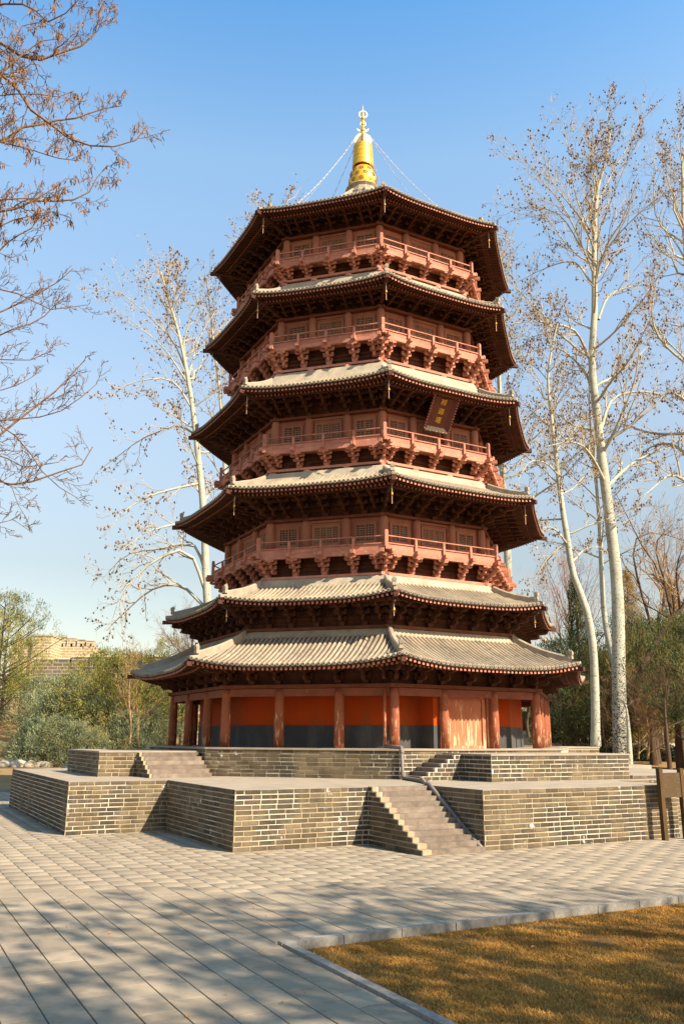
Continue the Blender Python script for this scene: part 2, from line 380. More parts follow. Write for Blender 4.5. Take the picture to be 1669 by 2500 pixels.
PAV = [(-34, -42), (-8.19, -42), (-8.19, -12.84), (16, -12.84), (16, 10.2), (-34, 10.2)]
pm = MB(); n = len(PAV); pm.add([(x, y, -.016) for x, y in PAV] + [(x, y, -.07) for x, y in PAV], [tuple(range(n))] + [(i, i + n, (i + 1) % n + n, (i + 1) % n) for i in range(n)])
pavement = tag(pm.build('pavement', M['joint']), kind='structure')
lm = MB(); lm.add([(-8.15, -45, -.05), (18, -45, -.05), (18, -12.8, -.05), (-8.15, -12.8, -.05)], [(0, 1, 2, 3)])
lawn = tag(lm.build('lawn', M['lawn']), kind='structure')

SW, SL, GAP = .262, .345, .0085
unit = MB().box(-.5, .5, -.5, .5, -1, 0)
uv_ = unit.v; cham = MB()
c_ = .007
cham.add([(-.5, -.5, -1), (.5, -.5, -1), (.5, .5, -1), (-.5, .5, -1), (-.5, -.5, -.05), (.5, -.5, -.05), (.5, .5, -.05), (-.5, .5, -.05),
          (-.5 + c_, -.5 + c_, 0), (.5 - c_, -.5 + c_, 0), (.5 - c_, .5 - c_, 0), (-.5 + c_, .5 - c_, 0)],
         [(0, 1, 5, 4), (1, 2, 6, 5), (2, 3, 7, 6), (3, 0, 4, 7), (4, 5, 9, 8), (5, 6, 10, 9), (6, 7, 11, 10), (7, 4, 8, 11), (8, 9, 10, 11)])
slab_mesh = cham.mesh('paving_slab', M['paver'])
def in_platform(x, y):
    return (-6.3 < x < 6.3 and -7.0 < y < 7.0) or (-8.15 < x < 8.15 and -3.5 < y < 3.5) or (-2.7 < x < 1.6 and -8.6 < y < -6) or (-3.9 < x < -2.7 and -8.6 < y < -7)
slabs = []
i0, i1 = int(-16 / SW), int(22 / SW)
for i in range(i0, i1):
    x = -8.205 - .5 * SW + i * SW
    off = (i % 2) * .5 * SL + random.uniform(-.03, .03)
    for j in range(int(-18 / SL), int(10.2 / SL)):
        y = j * SL + off
        if y + SL / 2 > 10.15: continue
        ya, yb = y - SL / 2, y + SL / 2
        if x > -8.2:
            if yb < -12.74: continue
            ya = max(ya, -12.80)
        y = (ya + yb) / 2
        if in_platform(x, y): continue
        r = (Vector((x, y, 0)) - CAM).dot(RIGHT_H); f = (Vector((x, y, 0)) - CAM).dot(FWD_H)
        if f < 3.2 or abs(r) > .46 * f + 1.2: continue
        slabs.append((f, x, y, r, yb - ya))
slabs.sort()
def slab_M(x, y, sl):
    return T(x, y, random.uniform(-.0018, .0018)) @ Matrix.Rotation(random.uniform(-.001, .001), 4, 'X') @ Matrix.Rotation(random.uniform(-.001, .001), 4, 'Y') @ Matrix.Diagonal((SW - GAP - random.uniform(0, .003), sl - .0045 - random.uniform(0, .003), .04, 1))
near = [s for s in slabs if abs(s[3]) < .425 * (s[0] + .3) and s[0] > 4.3]
solo = set((s[1], s[2]) for s in near[:300])
V, F, Rn = [], [], []
base_v = np.array(cham.v); base_f = np.array(cham.f)
for k, (f, x, y, r, sl) in enumerate(slabs):
    m = slab_M(x, y, sl)
    if (x, y) in solo: put('paving_slab', slab_mesh, pavement, m)
    else:
        A = np.array(m); V.append(base_v @ A[:3, :3].T + A[:3, 3]); F.append(base_f + len(V[:-1]) * len(base_v)); Rn += [random.random()] * len(base_f)
far_slabs = np_mesh('paving_slab', np.concatenate(V), np.concatenate(F), M['paver'], Rn)
tag(put('paving_slab', far_slabs, pavement), kind='stuff')

# kerb stones round the lawn
kerb = empty('kerb', (-8.18, -12.82, 0), 'grey granite kerb edging the dry lawn in the foreground', 'kerb')
x = -8.20
while x < 6:
    MB().box(x + .004, x + .60, -12.885, -12.80, -.12, .022).build('kerb_stone', M['kerb'], kerb); x += .604
y = -12.905
while y > -19:
    MB().box(-8.20, -8.12, y - .57, y - .004, -.12, .024).build('kerb_stone', M['kerb'], kerb); y -= .574
fk = empty('kerb', (-20, 10.25, 0), 'distant low kerb where the pavement meets the bare earth', 'kerb')
x = -26.0
while x < -5:
    MB().box(x, x + .98, 10.2, 10.32, -.1, .06).build('kerb_stone', M['kerb'], fk); x += 1.0

# dry grass blades of the lawn in view
def blades(name, n, region, h, w, mat, z0=-.05):
    P = []
    while sum(map(len, P)) < n:
        q = RNG.uniform((region[0], region[2]), (region[1], region[3]), (n, 2))
        f = (q[:, 0] - CAM.x) * FWD_H.x + (q[:, 1] - CAM.y) * FWD_H.y; r = (q[:, 0] - CAM.x) * RIGHT_H.x + (q[:, 1] - CAM.y) * RIGHT_H.y
        dens = .55 + .45 * np.sin(q[:, 0] * 5.1 + 2 * np.sin(q[:, 1] * 3.3)) * np.cos(q[:, 1] * 4.3)
        P.append(q[(f > 3.5) & (np.abs(r) < .43 * f + .3) & (RNG.random(n) < dens * np.clip((11 / f) ** 1.0, 0, 1))])
    P = np.concatenate(P)[:n]; a = RNG.uniform(0, 2 * np.pi, n); hh = h * RNG.uniform(.35, 1.2, n); lean = RNG.uniform(.4, 2.6, n) * hh; ww = w * RNG.uniform(.6, 1.3, n)
    d = np.stack([np.cos(a), np.sin(a)], 1); e = np.stack([-d[:, 1], d[:, 0]], 1)
    b = np.c_[P, np.full(n, z0)]; e3 = np.c_[e, np.zeros(n)] * ww[:, None]; d3 = np.c_[d, np.zeros(n)] * lean[:, None]
    mid = b + d3 * .4 + np.c_[np.zeros((n, 2)), hh * .75]; tip = b + d3 + np.c_[np.zeros((n, 2)), hh]
    Vv = np.stack([b - e3, b + e3, mid + e3 * .7, mid - e3 * .7, tip], 1).reshape(-1, 3); k = np.arange(n) * 5
    Fq = np.stack([k, k + 1, k + 2, k + 3], 1); Ft = np.stack([k + 3, k + 2, k + 4, k + 4], 1)
    me = bpy.data.meshes.new(name); tri = np.concatenate([np.stack([k, k + 1, k + 2], 1), np.stack([k, k + 2, k + 3], 1), np.stack([k + 3, k + 2, k + 4], 1)])
    return np_mesh(name, Vv, tri, mat, np.tile(RNG.random(n), 3))
tag(put('dry_grass', blades('dry_grass', 120000, (-8.09, 2.5, -17.5, -12.92), .019, .0026, M['grass'])), 'short dry straw coloured grass of the lawn', 'grass', kind='stuff')

# a few dry leaves blown over the paving and the lawn
lf = MB()
for k in range(150):
    r = random.uniform(-4, 4); f = random.uniform(5.5, 15); p = rf(r, f)
    if abs(r) > .42 * f or in_platform(p.x, p.y): continue
    s = random.uniform(.006, .022); a = random.uniform(0, 6.3); z = .006 if not (p.x > -8.2 and p.y < -12.8) else -.012
    m = T(p.x, p.y, z) @ Matrix.Rotation(a, 4, 'Z')
    lf.add([m @ Vector(v) for v in ((-s, 0, 0), (0, -s * .45, .004), (s * 1.1, 0, .009), (0, s * .45, .012))], [(0, 1, 2, 3)])
tag(lf.build('fallen_leaves', M['dryleaf']), 'scattered small dry brown leaves on paving and lawn', 'leaves', kind='stuff')

# ------------------------------------------------------------------ brick platforms
HL, HD = .9164, 1.504
brick_mb = MB(); q = .02
bu = []
brick_unit = MB()
brick_unit.add([(-.5, 0, -.5), (.5, 0, -.5), (.5, 0, .5), (-.5, 0, .5), (-.5, -.82, -.5), (.5, -.82, -.5), (.5, -.82, .5), (-.5, -.82, .5),
                (-.48, -1, -.44), (.48, -1, -.44), (.48, -1, .44), (-.48, -1, .44)],
               [(0, 1, 5, 4), (1, 2, 6, 5), (2, 3, 7, 6), (3, 0, 4, 7), (4, 5, 9, 8), (5, 6, 10, 9), (6, 7, 11, 10), (7, 4, 8, 11), (8, 9, 10, 11)])
brick_me = brick_unit.mesh('brick', M['brick'])
def course_bricks(p0, p1, z0, nc, ch, L=.285, trim=None, z1=None):
    """bricks of one wall face; outward is to the right of p0->p1; returns placement matrices"""
    p0 = Vector((*p0, 0)); p1 = Vector((*p1, 0)); d = p1 - p0; Lw = d.length; d.normalize(); ang = math.atan2(d.y, d.x)
    out = []
    for c in range(nc):
        a, b = 0.0, Lw
        if trim: a, b = trim(c, Lw)
        x = a - (L * .5 if c % 2 else 0) + random.uniform(-.012, .012) + (L * .25 if (c // 2) % 2 else 0) * .3
        while x < b - .02:
            l = L if random.random() > .12 else L * .5
            s, e = max(a, x), min(b, x + l)
            if b - e < .05: e = b
            if e - s > .03:
                zc = z0 + (c + .5) * ch; m_ = p0 + d * ((s + e) / 2)
                out.append(T(m_.x, m_.y, zc + random.uniform(-.002, .002)) @ Matrix.Rotation(ang + random.uniform(-.006, .006), 4, 'Z') @ Matrix.Diagonal((e - s - random.uniform(.012, .019), .007 + random.uniform(-.003, .003), ch - random.uniform(.014, .020), 1)))
            x = e if e == b else x + l
    return out
def lay(parent, mats, limit=300):
    mats = sorted(mats, key=lambda m: (m.translation - CAM).length)
    rest_v, rest_f, rr = [], [], []
    bv = np.array(brick_unit.v); bf = np.array(brick_unit.f)
    for k, m in enumerate(mats):
        if k < limit: put('brick', brick_me, parent, m)
        else:
            A = np.array(m); rest_f.append(bf + len(rest_v) * len(bv)); rest_v.append(bv @ A[:3, :3].T + A[:3, 3]); rr += [random.random()] * len(bf)
    if rest_v: tag(put('brick', np_mesh('brick', np.concatenate(rest_v), np.concatenate(rest_f), M['brick'], rr), parent), kind='stuff')

lower = empty('brick_platform', (0, 0, 0), 'wide lower grey brick terrace carrying the pagoda with a flight of steps in front', 'platform')
OUT = [(-8.213, 3.56), (-8.213, -3.564), (-6.375, -3.564), (-6.375, -7.08), (-2.76, -7.08), (-2.76, -8.64), (1.644, -8.64), (1.644, -7.08), (6.375, -7.08), (6.375, -2.3),
       (8.2, -2.3), (8.2, 3.56), (6.375, 3.56), (6.375, 7.08), (-6.375, 7.08), (-6.375, 3.56)]
MB().plan(OUT, -.05, HL - .035).build('core', M['mortar'], lower)
MB().plan(OUT, HL - .035, HL).build('terrace_top', M['cap'], lower)
CH = (HL) / 12
NB = 12
mats = []
for a, b in (((-8.213, 1.07 + 2.5), (-8.213, -3.564)), ((-8.213, -3.564), (-6.375, -3.564)), ((-6.375, -3.564), (-6.375, -7.08)), ((-6.375, -7.08), (-3.98, -7.08)),
             ((-2.76, -7.1), (-2.76, -8.64)), ((-2.76, -8.64), (1.644, -8.64)), ((1.66, -7.08), (6.375, -7.08))):
    mats += course_bricks(a, b, 0, NB, CH)
SV0, SV1 = -8.70, -7.08
TR = (SV1 - SV0) / 12
mats += course_bricks((-3.98, SV1), (-3.98, SV0), 0, NB, CH, trim=lambda c, L: (0, L - c * TR - .02))
for c in range(12):
    v0 = SV0 + c * TR; z0 = c * CH
    st = MB().box(-3.86, -2.80, v0 + random.uniform(-.004, .004), SV1 - .002, z0, z0 + CH - .001)
    st.build('step', M['step'], lower)
    e = random.uniform(-.05, .06)
    MB().box(-3.979, -3.86, v0 + .004, SV1 - .002, z0, z0 + CH - .002).build('step_side', M['mortar'], lower)
    MB().box(-3.978, -3.86 + e, v0 - .006, v0 + TR + .03, z0 + .006, z0 + CH + .003).build('step_edging', M['stepcap'], lower)
lay(lower, mats, 300)
# low raised course and kerb on the right hand side of the terrace
MB().box(2.62, 6.36, -6.72, -2.2, HL, HL + .07).build('raised_paving', M['cap'], lower)
MB().box(5.6, 8.15, -2.22, 1.5, HL, HL + .10).build('raised_kerb', M['cap'], lower)
lay(lower, course_bricks((2.63, -6.722), (6.35, -6.722), HL, 1, .07, .2), 100)

upper = empty('brick_platform', (0, 0, HL), 'upper octagonal grey brick plinth directly under the columns', 'platform')
RD = 5.56
def octa(R): return [(R * math.cos(math.radians(-112.5 + 45 * k)), R * math.sin(math.radians(-112.5 + 45 * k))) for k in range(8)]
MB().plan(octa(RD), HL + .001, HD - .035).build('core', M['mortar'], upper)
MB().plan(octa(RD + .03), HD - .035, HD).build('plinth_top', M['cap'], upper)
oc = octa(RD); UCH = (HD - .035 - HL) / 7
um = course_bricks(oc[7], oc[0], HL, 7, UCH) + course_bricks(oc[0], oc[1], HL, 7, UCH) + course_bricks(oc[6], oc[7], HL, 7, UCH)
BT = 1.425; BCH = (BT - .03 - HL) / 6
MB().box(-1.05, 2.55, -6.70, -5.0, HL + .001, BT - .03).build('block_core', M['mortar'], upper)
MB().box(-1.07, 2.57, -6.72, -5.0, BT - .03, BT).build('block_top', M['cap'], upper)
um += course_bricks((-1.05, -5.14), (-1.05, -6.70), HL, 6, BCH) + course_bricks((-1.05, -6.70), (2.55, -6.70), HL, 6, BCH)
MB().box(-7.29, -5.0, -1.75, 1.4, HL + .001, BT - .03).build('block_core', M['mortar'], upper)
MB().box(-7.31, -5.0, -1.77, 1.42, BT - .03, BT).build('block_top', M['cap'], upper)
um += course_bricks((-7.29, 1.4), (-7.29, -1.75), HL, 6, BCH) + course_bricks((-7.29, -1.75), (-6.5, -1.75), HL, 6, BCH)
TU = .155
um += course_bricks((-2.02, -5.78), (-1.06, -5.78), HL, 6, BCH, .19, trim=lambda c, L: (c * TU + .02, L))
TL = .165
um += course_bricks((-6.5, -1.76), (-6.5, -2.75), HL, 6, BCH, .22, trim=lambda c, L: (0, L - c * TL - .02))
for c in range(6):
    z0 = HL + .001 + c * BCH
    MB().box(-2.04 + c * TU, -1.052, -5.73, -5.10, z0, z0 + BCH - .001).build('step', M['step'], upper)
    MB().box(-2.02 + c * TU, -1.052, -5.779, -5.73, z0, z0 + BCH - .002).build('step_side', M['mortar'], upper)
    MB().box(-6.44, -5.2, -2.75 + c * TL, -1.752, z0, z0 + BCH - .001).build('step', M['step'], upper)
    MB().box(-6.499, -6.44, -2.73 + c * TL, -1.752, z0, z0 + BCH - .002).build('step_side', M['mortar'], upper)
MB().box(5.0, 6.45, -1.95, 1.3, HL + .101, HD - .03).build('block_core', M['mortar'], upper)
MB().box(5.0, 6.47, -1.97, 1.3, HD - .03, HD + .012).build('block_top', M['cap'], upper)
um += course_bricks((5.3, -1.95), (6.45, -1.95), HL + .1, 5, .085, .26)
lay(upper, um, 300)

# drain pipe: down from the eave by the front corner column, over the plinth and down beside the steps
def zz(x, y, z): return (x, y, z)
dp = empty('drain_pipe', (-2.2, -5.25, HD), 'grey brown drain pipe running from the front column down beside the steps', 'pipe')
MB().tube([(-2.12, -4.57, 2.74), (-2.12, -4.57, HD + .06)], .033, 8).build('downpipe', M['column'], dp, smooth=True)
MB().tube([(-2.12, -4.57, HD + .05), (-2.11, -5.0, HD + .035), (-2.09, -5.16, HD + .03), (-2.115, -5.22, HD - .05), (-2.115, -5.22, HL + .07), (-2.10, -5.26, HL + .04), (-2.3, -6.0, HL + .035),
           (-2.63, -6.9, HL + .035), (-2.83, -7.2, HL + .03), (-2.83, -8.5, .12), (-2.83, -8.68, .03)], .037, 8).build('floor_pipe', M['pipe'], dp, smooth=True)
for p in ((-2.115, -5.22, HD - .06), (-2.10, -5.26, HL + .045), (-2.83, -7.18, HL + .035)):
    MB().ball(p, .047, 8).build('pipe_elbow', M['pipe'], dp, smooth=True)
# covering board of the sloping pipe
MB().box(-2.81, -2.765, -.02, 2.0, -.03, .02, T(-2.0 + 2.0, -8.64, 0.03) @ Matrix.Rotation(math.radians(30.0), 4, 'X')).build('pipe_cover', M['pipe'], dp)

# ------------------------------------------------------------------ the pagoda
pag = empty('pagoda', (0, 0, HD), 'tall octagonal red brown timber pagoda with six tiled eaves and a golden spire', 'pagoda')
C8, S8 = math.cos(math.pi / 8), math.sin(math.pi / 8)
FACES = (-2, -1, 0, 1)                                   # the four faces turned towards the camera
BACK = (2, 3, 4, 5)
def ring(R, t, z0, z1, mb=None, mi=0):
    """octagonal ring, outer corner radius R, thickness t (apothem), between z0 and z1"""
    mb = mb or MB(); o = octa(R); i = octa(R - t / C8)
    vs = [(x, y, z) for z in (z0, z1) for P_ in (o, i) for x, y in P_]
    fs = []
    for k in range(8):
        n_ = (k + 1) % 8
        fs += [(k, n_, n_ + 16, k + 16), (n_ + 8, k + 8, k + 24, n_ + 24), (k + 16, n_ + 16, n_ + 24, k + 24), (n_, k, k + 8, n_ + 8)]
    return mb.add(vs, fs, mi)
def face_M(k): return RZ(45 * k)

# --- bracket sets -------------------------------------------------
def arm_poly(L, h, both=True):
    a = [(L, h), (L, h * .5), (L * .93, h * .24), (L * .8, h * .07), (L * .62, 0)]
    if both: return [(-x, z) for x, z in reversed(a)][::1] and [(-L, h)] + [(-x, z) for x, z in a[1:]] + [(x, z) for x, z in reversed(a)]
    return [(-.04, h), (-.04, 0)] + [(x, z) for x, z in reversed(a)]
def bracket(mb, Mx, h, reach, tiers=3, w=.055, lat=.15, beak=False, base=True):
    """local: x sideways, -y outward, z up from the plate"""
    b0 = .2 * h
    if base: mb.taper(0, 0, 0, b0, .055, .075, Mx)
    th = (h - b0) / tiers
    OUTM = Matrix.Rotation(math.radians(-90), 4, 'Z')           # local x -> outward (-y)
    for i in range(tiers):
        z = b0 + i * th
        e = reach * (i + 1) / tiers
        mb.prism(arm_poly(e + .05, th * .62, False), w, Mx @ T(0, 0, z) @ OUTM)
        mb.box(-.034, .034, -e - .034, -e + .034, z + th * .62, z + th, Mx)
        y = reach * i / tiers
        Ll = lat * (.72 + .40 * i)
        mb.prism(arm_poly(Ll, th * .52, True), w * .85, Mx @ T(0, -y, z + th * .06))
        for sx in (-1, 1): mb.box(sx * (Ll - .028) - .028, sx * (Ll - .028) + .028, -y - .028, -y + .028, z + th * .58, z + th - .002, Mx)
    if beak:
        for i in (1, 2):
            z = b0 + i * th; e = reach * (i + 1) / tiers
            Bm = Mx @ T(0, -e * .75, z + th * .75) @ OUTM @ Matrix.Rotation(math.radians(24), 4, 'Y')
            mb.prism([(-.2, .028), (-.2, -.028), (.10, -.028), (.22, .028)], .05, Bm)
    y = reach
    mb.prism(arm_poly(lat * 1.1, th * .5, True), w, Mx @ T(0, -y, h - th * .5))
def corner_cluster(h, reach, R, tiers, lat, beak):
    """set over the corner between face 0 and face 1 (right-hand corner of face 0)"""
    mb = MB(); a = R * C8; hx = R * S8
    corner = T(hx, -a, 0)
    bracket(mb, corner @ RZ(22.5), h, reach / C8 * 1.12, tiers, .07, lat * .8, beak)
    bracket(mb, T(hx - .16, -a, 0), h, reach, tiers, .05, lat * .8, beak, False)
    bracket(mb, RZ(45) @ T(-hx + .16, -a, 0), h, reach, tiers, .05, lat * .8, beak, False)
    return mb
def bracket_level(zb, h, R, reach, xs, tiers=3, lat=.15, beak=False, mat='bracket'):
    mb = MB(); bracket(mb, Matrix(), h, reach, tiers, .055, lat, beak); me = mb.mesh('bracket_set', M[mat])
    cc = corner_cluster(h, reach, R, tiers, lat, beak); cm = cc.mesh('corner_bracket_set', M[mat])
    a = R * C8; hx = R * S8; rest = MB()
    for k in FACES:
        for x in xs: put('bracket_set', me, pag, face_M(k) @ T(x * hx, -a, zb))
        put('corner_bracket_set', cm, pag, face_M(k) @ T(0, 0, zb))
    put('corner_bracket_set', cm, pag, face_M(-3) @ T(0, 0, zb))
    for k in BACK:
        for x in xs: rest.merge(mb, face_M(k) @ T(x * hx, -a, zb))
        if k != 5: rest.merge(cc, face_M(k) @ T(0, 0, zb))
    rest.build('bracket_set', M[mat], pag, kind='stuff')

# --- roofs ----------------------------------------------------------
TILE_LEFT = [295]
def roof(name, Re, ztip, zmid, Rt, zt, Rw, zi, band, solo_faces, top=False, pitch=.113):
    """Re eave corner radius, Rt/zt top of the tiles, Rw wall radius; band=(R0,z0,R1,z1) mortar strip above"""
    lift = ztip - zmid
    def prof(t): return (t * .72 + .28 * t * t) if not top else (t * .52 + .48 * t * t)
    def half(t): return (Re + (Rt - Re) * t) * S8
    def ap(t): return (Re + (Rt - Re) * t) * C8
    def z(s, t): return zmid + (zt - zmid) * prof(t) + lift * abs(s) ** 3.2 * (1 - t) ** 2
    def flare(s, t): return 1 + .012 * abs(s) ** 4 * (1 - t)
    def P(s, t): return (s * half(t) * flare(s, t), -ap(t) * flare(s, t), z(s, t))
    # sheet of pan tiles with its thickness
    fm = MB(); NS, NT = 24, 8
    for dz in (0, -.045):
        b = len(fm.v)
        for j in range(NT + 1):
            for i in range(NS + 1):
                x, y, zz_ = P(-1 + 2 * i / NS, j / NT); fm.v.append((x, y, zz_ + dz))
        for j in range(NT):
            for i in range(NS):
                q = (b + j * (NS + 1) + i, b + j * (NS + 1) + i + 1, b + (j + 1) * (NS + 1) + i + 1, b + (j + 1) * (NS + 1) + i)
                fm.f.append(q if dz == 0 else q[::-1]); fm.m.append(0 if dz == 0 else 1)
    off = (NS + 1) * (NT + 1)
    for i in range(NS): fm.f.append((i + 1, i, i + off, i + 1 + off)); fm.m.append(1)
    body = MB()
    for k in FACES + BACK: body.merge(fm, face_M(k))
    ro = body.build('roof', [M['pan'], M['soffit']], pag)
    # rows of round tiles
    n = int(2 * half(0) / pitch); n += 1 - n % 2
    rows = []
    for i in range(n):
        x = (i - (n - 1) / 2) * pitch
        if abs(x) > half(0) - .05: continue
        te = 1.0 if abs(x) < half(1) else (half(0) - abs(x)) / (half(0) - half(1))
        if te < .04: continue
        mb = MB(); K = 5; NS_ = 5; rad = .036; b = 0
        for j in range(K):
            t = te * j / (K - 1); s = x / half(t); s = max(-1, min(1, s)); px_, py_, pz = P(s, t); px_ = x * flare(s, t)
            for a in range(NS_):
                g = math.pi * a / (NS_ - 1); mb.v.append((px_ + rad * math.cos(g), py_ - (.012 if j == 0 else 0), pz + rad * math.sin(g) + .004))
        for j in range(K - 1):
            for a in range(NS_ - 1):
                q = j * NS_ + a; mb.f.append((q, q + 1, q + NS_ + 1, q + NS_)[::-1]); mb.m.append(0)
        s0 = x / half(0); px_, py_, pz = P(s0, 0); px_ = x * flare(s0, 0)
        b = len(mb.v)
        disc = [(px_ + .042 * math.cos(2 * math.pi * a / 8), py_ - .022, pz + .014 + .042 * math.sin(2 * math.pi * a / 8)) for a in range(8)]
        disc += [(px_ + .026 * math.cos(2 * math.pi * a / 8), py_ - .017, pz + .014 + .026 * math.sin(2 * math.pi * a / 8)) for a in range(8)]
        disc += [(px_ + .042 * math.cos(2 * math.pi * a / 8), py_ + .03, pz + .014 + .042 * math.sin(2 * math.pi * a / 8)) for a in range(8)]
        mb.add(disc, [(a, (a + 1) % 8, 8 + (a + 1) % 8, 8 + a) for a in range(8)] + [(16 + a, 16 + (a + 1) % 8, (a + 1) % 8, a) for a in range(8)], 0)
        mb.add(disc[8:16], [tuple(range(8))], 1)
        # drip tile between this row and the next
        s1 = (x + pitch / 2) / half(0)
        if abs(s1) < 1:
            dx, dy, dz = P(s1, 0)
            dv = [(dx - .034, dy - .012, dz + .004), (dx - .02, dy - .014, dz - .03), (dx, dy - .015, dz - .045), (dx + .02, dy - .014, dz - .03), (dx + .034, dy - .012, dz + .004)]
            mb.add(dv + [(a_, b_ + .02, c_) for a_, b_, c_ in dv], [(0, 1, 2, 3, 4), (9, 8, 7, 6, 5)] + [(j, j + 5, j + 6, j + 1) for j in range(4)], 1)
        rows.append(mb)
    rest = MB(); meshes = [r.mesh('roof_tile_row', [M['tile'], M['tileend']], True) for r in rows]
    for k in FACES + BACK:
        if k in solo_faces and TILE_LEFT[0] >= len(rows):
            for me in meshes: put('roof_tile_row', me, ro, face_M(k))
            TILE_LEFT[0] -= len(rows)
        else:
            for r in rows: rest.merge(r, face_M(k))
    rest.build('roof_tile_row', [M['tile'], M['tileend']], ro, smooth=True, kind='stuff')
    # two layers of rafters
    rm = MB(); K = 44 if Re > 5.5 else 38
    ri_ = (ap(0) - Rw * C8)
    for lay_ in (0, 1):
        for i in range(K):
            s = -1 + 2 * (i + .5) / K; s *= .985
            inset = .02 if lay_ == 0 else .30
            w = .026 if lay_ == 0 else .024
            y0 = -ap(0) * flare(s, 0) + inset; x0 = s * half(0) * flare(s, 0)
            y1 = min(-Rw * C8 + .02, -abs(x0) / S8 * C8 + .0) if abs(x0) > Rw * S8 else -Rw * C8 + .02
            if y1 - y0 < .06: continue
            def zu(y): 
                t = (y + ap(0)) / max(ri_, .01); return zmid + lift * abs(s) ** 3.2 * (1 - min(1, max(0, t))) ** 1.5 - .05 - (.0 if lay_ == 0 else .055) + max(0, t) * (zi - zmid)
            ym = (y0 + y1) / 2
            for ya, yb in ((y0, ym), (ym, y1)):
                za, zb_ = zu(ya), zu(yb)
                vs = [(x0 + sx * w, yy, zc - dz) for yy, zc in ((ya, za), (yb, zb_)) for sx, dz in ((-1, 2 * w), (1, 2 * w), (1, 0), (-1, 0))]
                fs = [(4, 5, 1, 0), (5, 6, 2, 1), (7, 4, 0, 3), (6, 7, 3, 2)]
                rm.add(vs, fs, 0)
                if ya == y0: rm.add(vs[:4], [(0, 1, 2, 3)], 1)
    # boards above the rafters
    bm_ = MB(); NB_ = 16
    for i in range(NB_ + 1):
        s = -1 + 2 * i / NB_
        for t in (0, .5, 1):
            R_ = Re + (Rw - Re) * t; zc = zmid + lift * abs(s) ** 3.2 * (1 - t) ** 1.5 - .044 + t * (zi - zmid)
            fl = flare(s, 0) if t == 0 else 1
            bm_.v.append((s * R_ * S8 * fl, (-R_ * C8 + (.02 if t == 0 else 0)) * fl, zc))
    for i in range(NB_):
        for t in (0, 1): bm_.f.append((3 * i + t + 1, 3 * (i + 1) + t + 1, 3 * (i + 1) + t, 3 * i + t)); bm_.m.append(0)
    allr, allb = MB(), MB()
    for k in FACES + BACK: allr.merge(rm, face_M(k)); allb.merge(bm_, face_M(k))
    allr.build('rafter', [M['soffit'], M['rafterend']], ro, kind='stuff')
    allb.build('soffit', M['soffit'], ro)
    # hips with their beasts, corner beams
    for k in range(8):
        kk = (-3, -2, -1, 0, 1, 2, 3, 4)[k]
        Mx = face_M(kk) @ RZ(22.5)                        # local -y points along the right-hand corner of face kk
        hp = []
        for j in range(9):
            t = .10 + .90 * j / 8
            R_ = Re + (Rt - Re) * t; hp.append((R_, z(1, t)))
        rg = MB(); hw = .055; hh = .15 if not top else .12
        for R_, zc in hp:
            sc = .75 + .25 * min(1, (Re - R_) / (Re - Rt) * 3)
            rg.v += [(-hw, -R_, zc - .06), (hw, -R_, zc - .06), (hw, -R_, zc + hh * sc), (hw * .5, -R_, zc + hh * sc + .03), (-hw * .5, -R_, zc + hh * sc + .03), (-hw, -R_, zc + hh * sc)]
        for j in range(8):
            for a in range(6): rg.f.append((6 * j + a, 6 * j + (a + 1) % 6, 6 * (j + 1) + (a + 1) % 6, 6 * (j + 1) + a)); rg.m.append(0)
        rg.f += [tuple(range(5, -1, -1)), tuple(48 + a for a in range(6))]; rg.m += [0, 0]
        rr_, z_ = Re * 1.012, z(1, 0)
        rg.add([(-.04, -rr_, z_ - .02), (.04, -rr_, z_ - .02), (.04, -rr_, z_ + .05), (-.04, -rr_, z_ + .05), (-.05, -hp[0][0], hp[0][1] - .05), (.05, -hp[0][0], hp[0][1] - .05), (.05, -hp[0][0], hp[0][1] + .06), (-.05, -hp[0][0], hp[0][1] + .06)],
               [(0, 1, 2, 3), (0, 4, 5, 1), (1, 5, 6, 2), (2, 6, 7, 3), (3, 7, 4, 0)])
        rg.build('hip_ridge', M['ridge'], ro, Mx)
        bz = hp[0][1] + hh * .75; by = -hp[0][0] - .005
        be = MB()
        be.taper(0, by, bz - .02, bz + .07, .05, .042); be.taper(0, by - .012, bz + .07, bz + .135, .043, .05); be.taper(0, by - .03, bz + .10, bz + .16, .03, .022)
        be.taper(0, by + .03, bz + .12, bz + .21, .024, .008); be.taper(0, by - .01, bz + .135, bz + .185, .028, .012)
        be.box(-.055, .055, by - .03, by - .012, bz + .10, bz + .115)
        be.build('ridge_beast', M['ridge'], ro, Mx)
        cb = MB()
        cb.v += [(sx * .05, y, zc) for y, zc in ((-Re * 1.02 - .03, z_ - .075), (-Re * 1.02 - .03, z_ - .17)) for sx in (-1, 1)]
        zi2 = zi - .12
        cb.v += [(sx * .05, -Rw, zc) for zc in (zi2, zi2 - .1) for sx in (-1, 1)]
        cb.f += [(0, 2, 3, 1), (0, 1, 5, 4), (2, 6, 7, 3), (0, 4, 6, 2), (1, 3, 7, 5)]; cb.m += [0] * 5
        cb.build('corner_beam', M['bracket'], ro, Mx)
    # mortar band
    R0, z0, R1, z1 = band
    bd = MB(); o0, o1 = octa(R0), octa(R1)
    bd.add([(x, y, z0) for x, y in o0] + [(x, y, z1) for x, y in o1] + [(x * .9, y * .9, z1) for x, y in o1], [(k, (k + 1) % 8, (k + 1) % 8 + 8, k + 8) for k in range(8)] + [(k + 8, (k + 1) % 8 + 8, (k + 1) % 8 + 16, k + 16) for k in range(8)])
    bd.build('mortar_band', M['flash'], ro)
    return ro, z

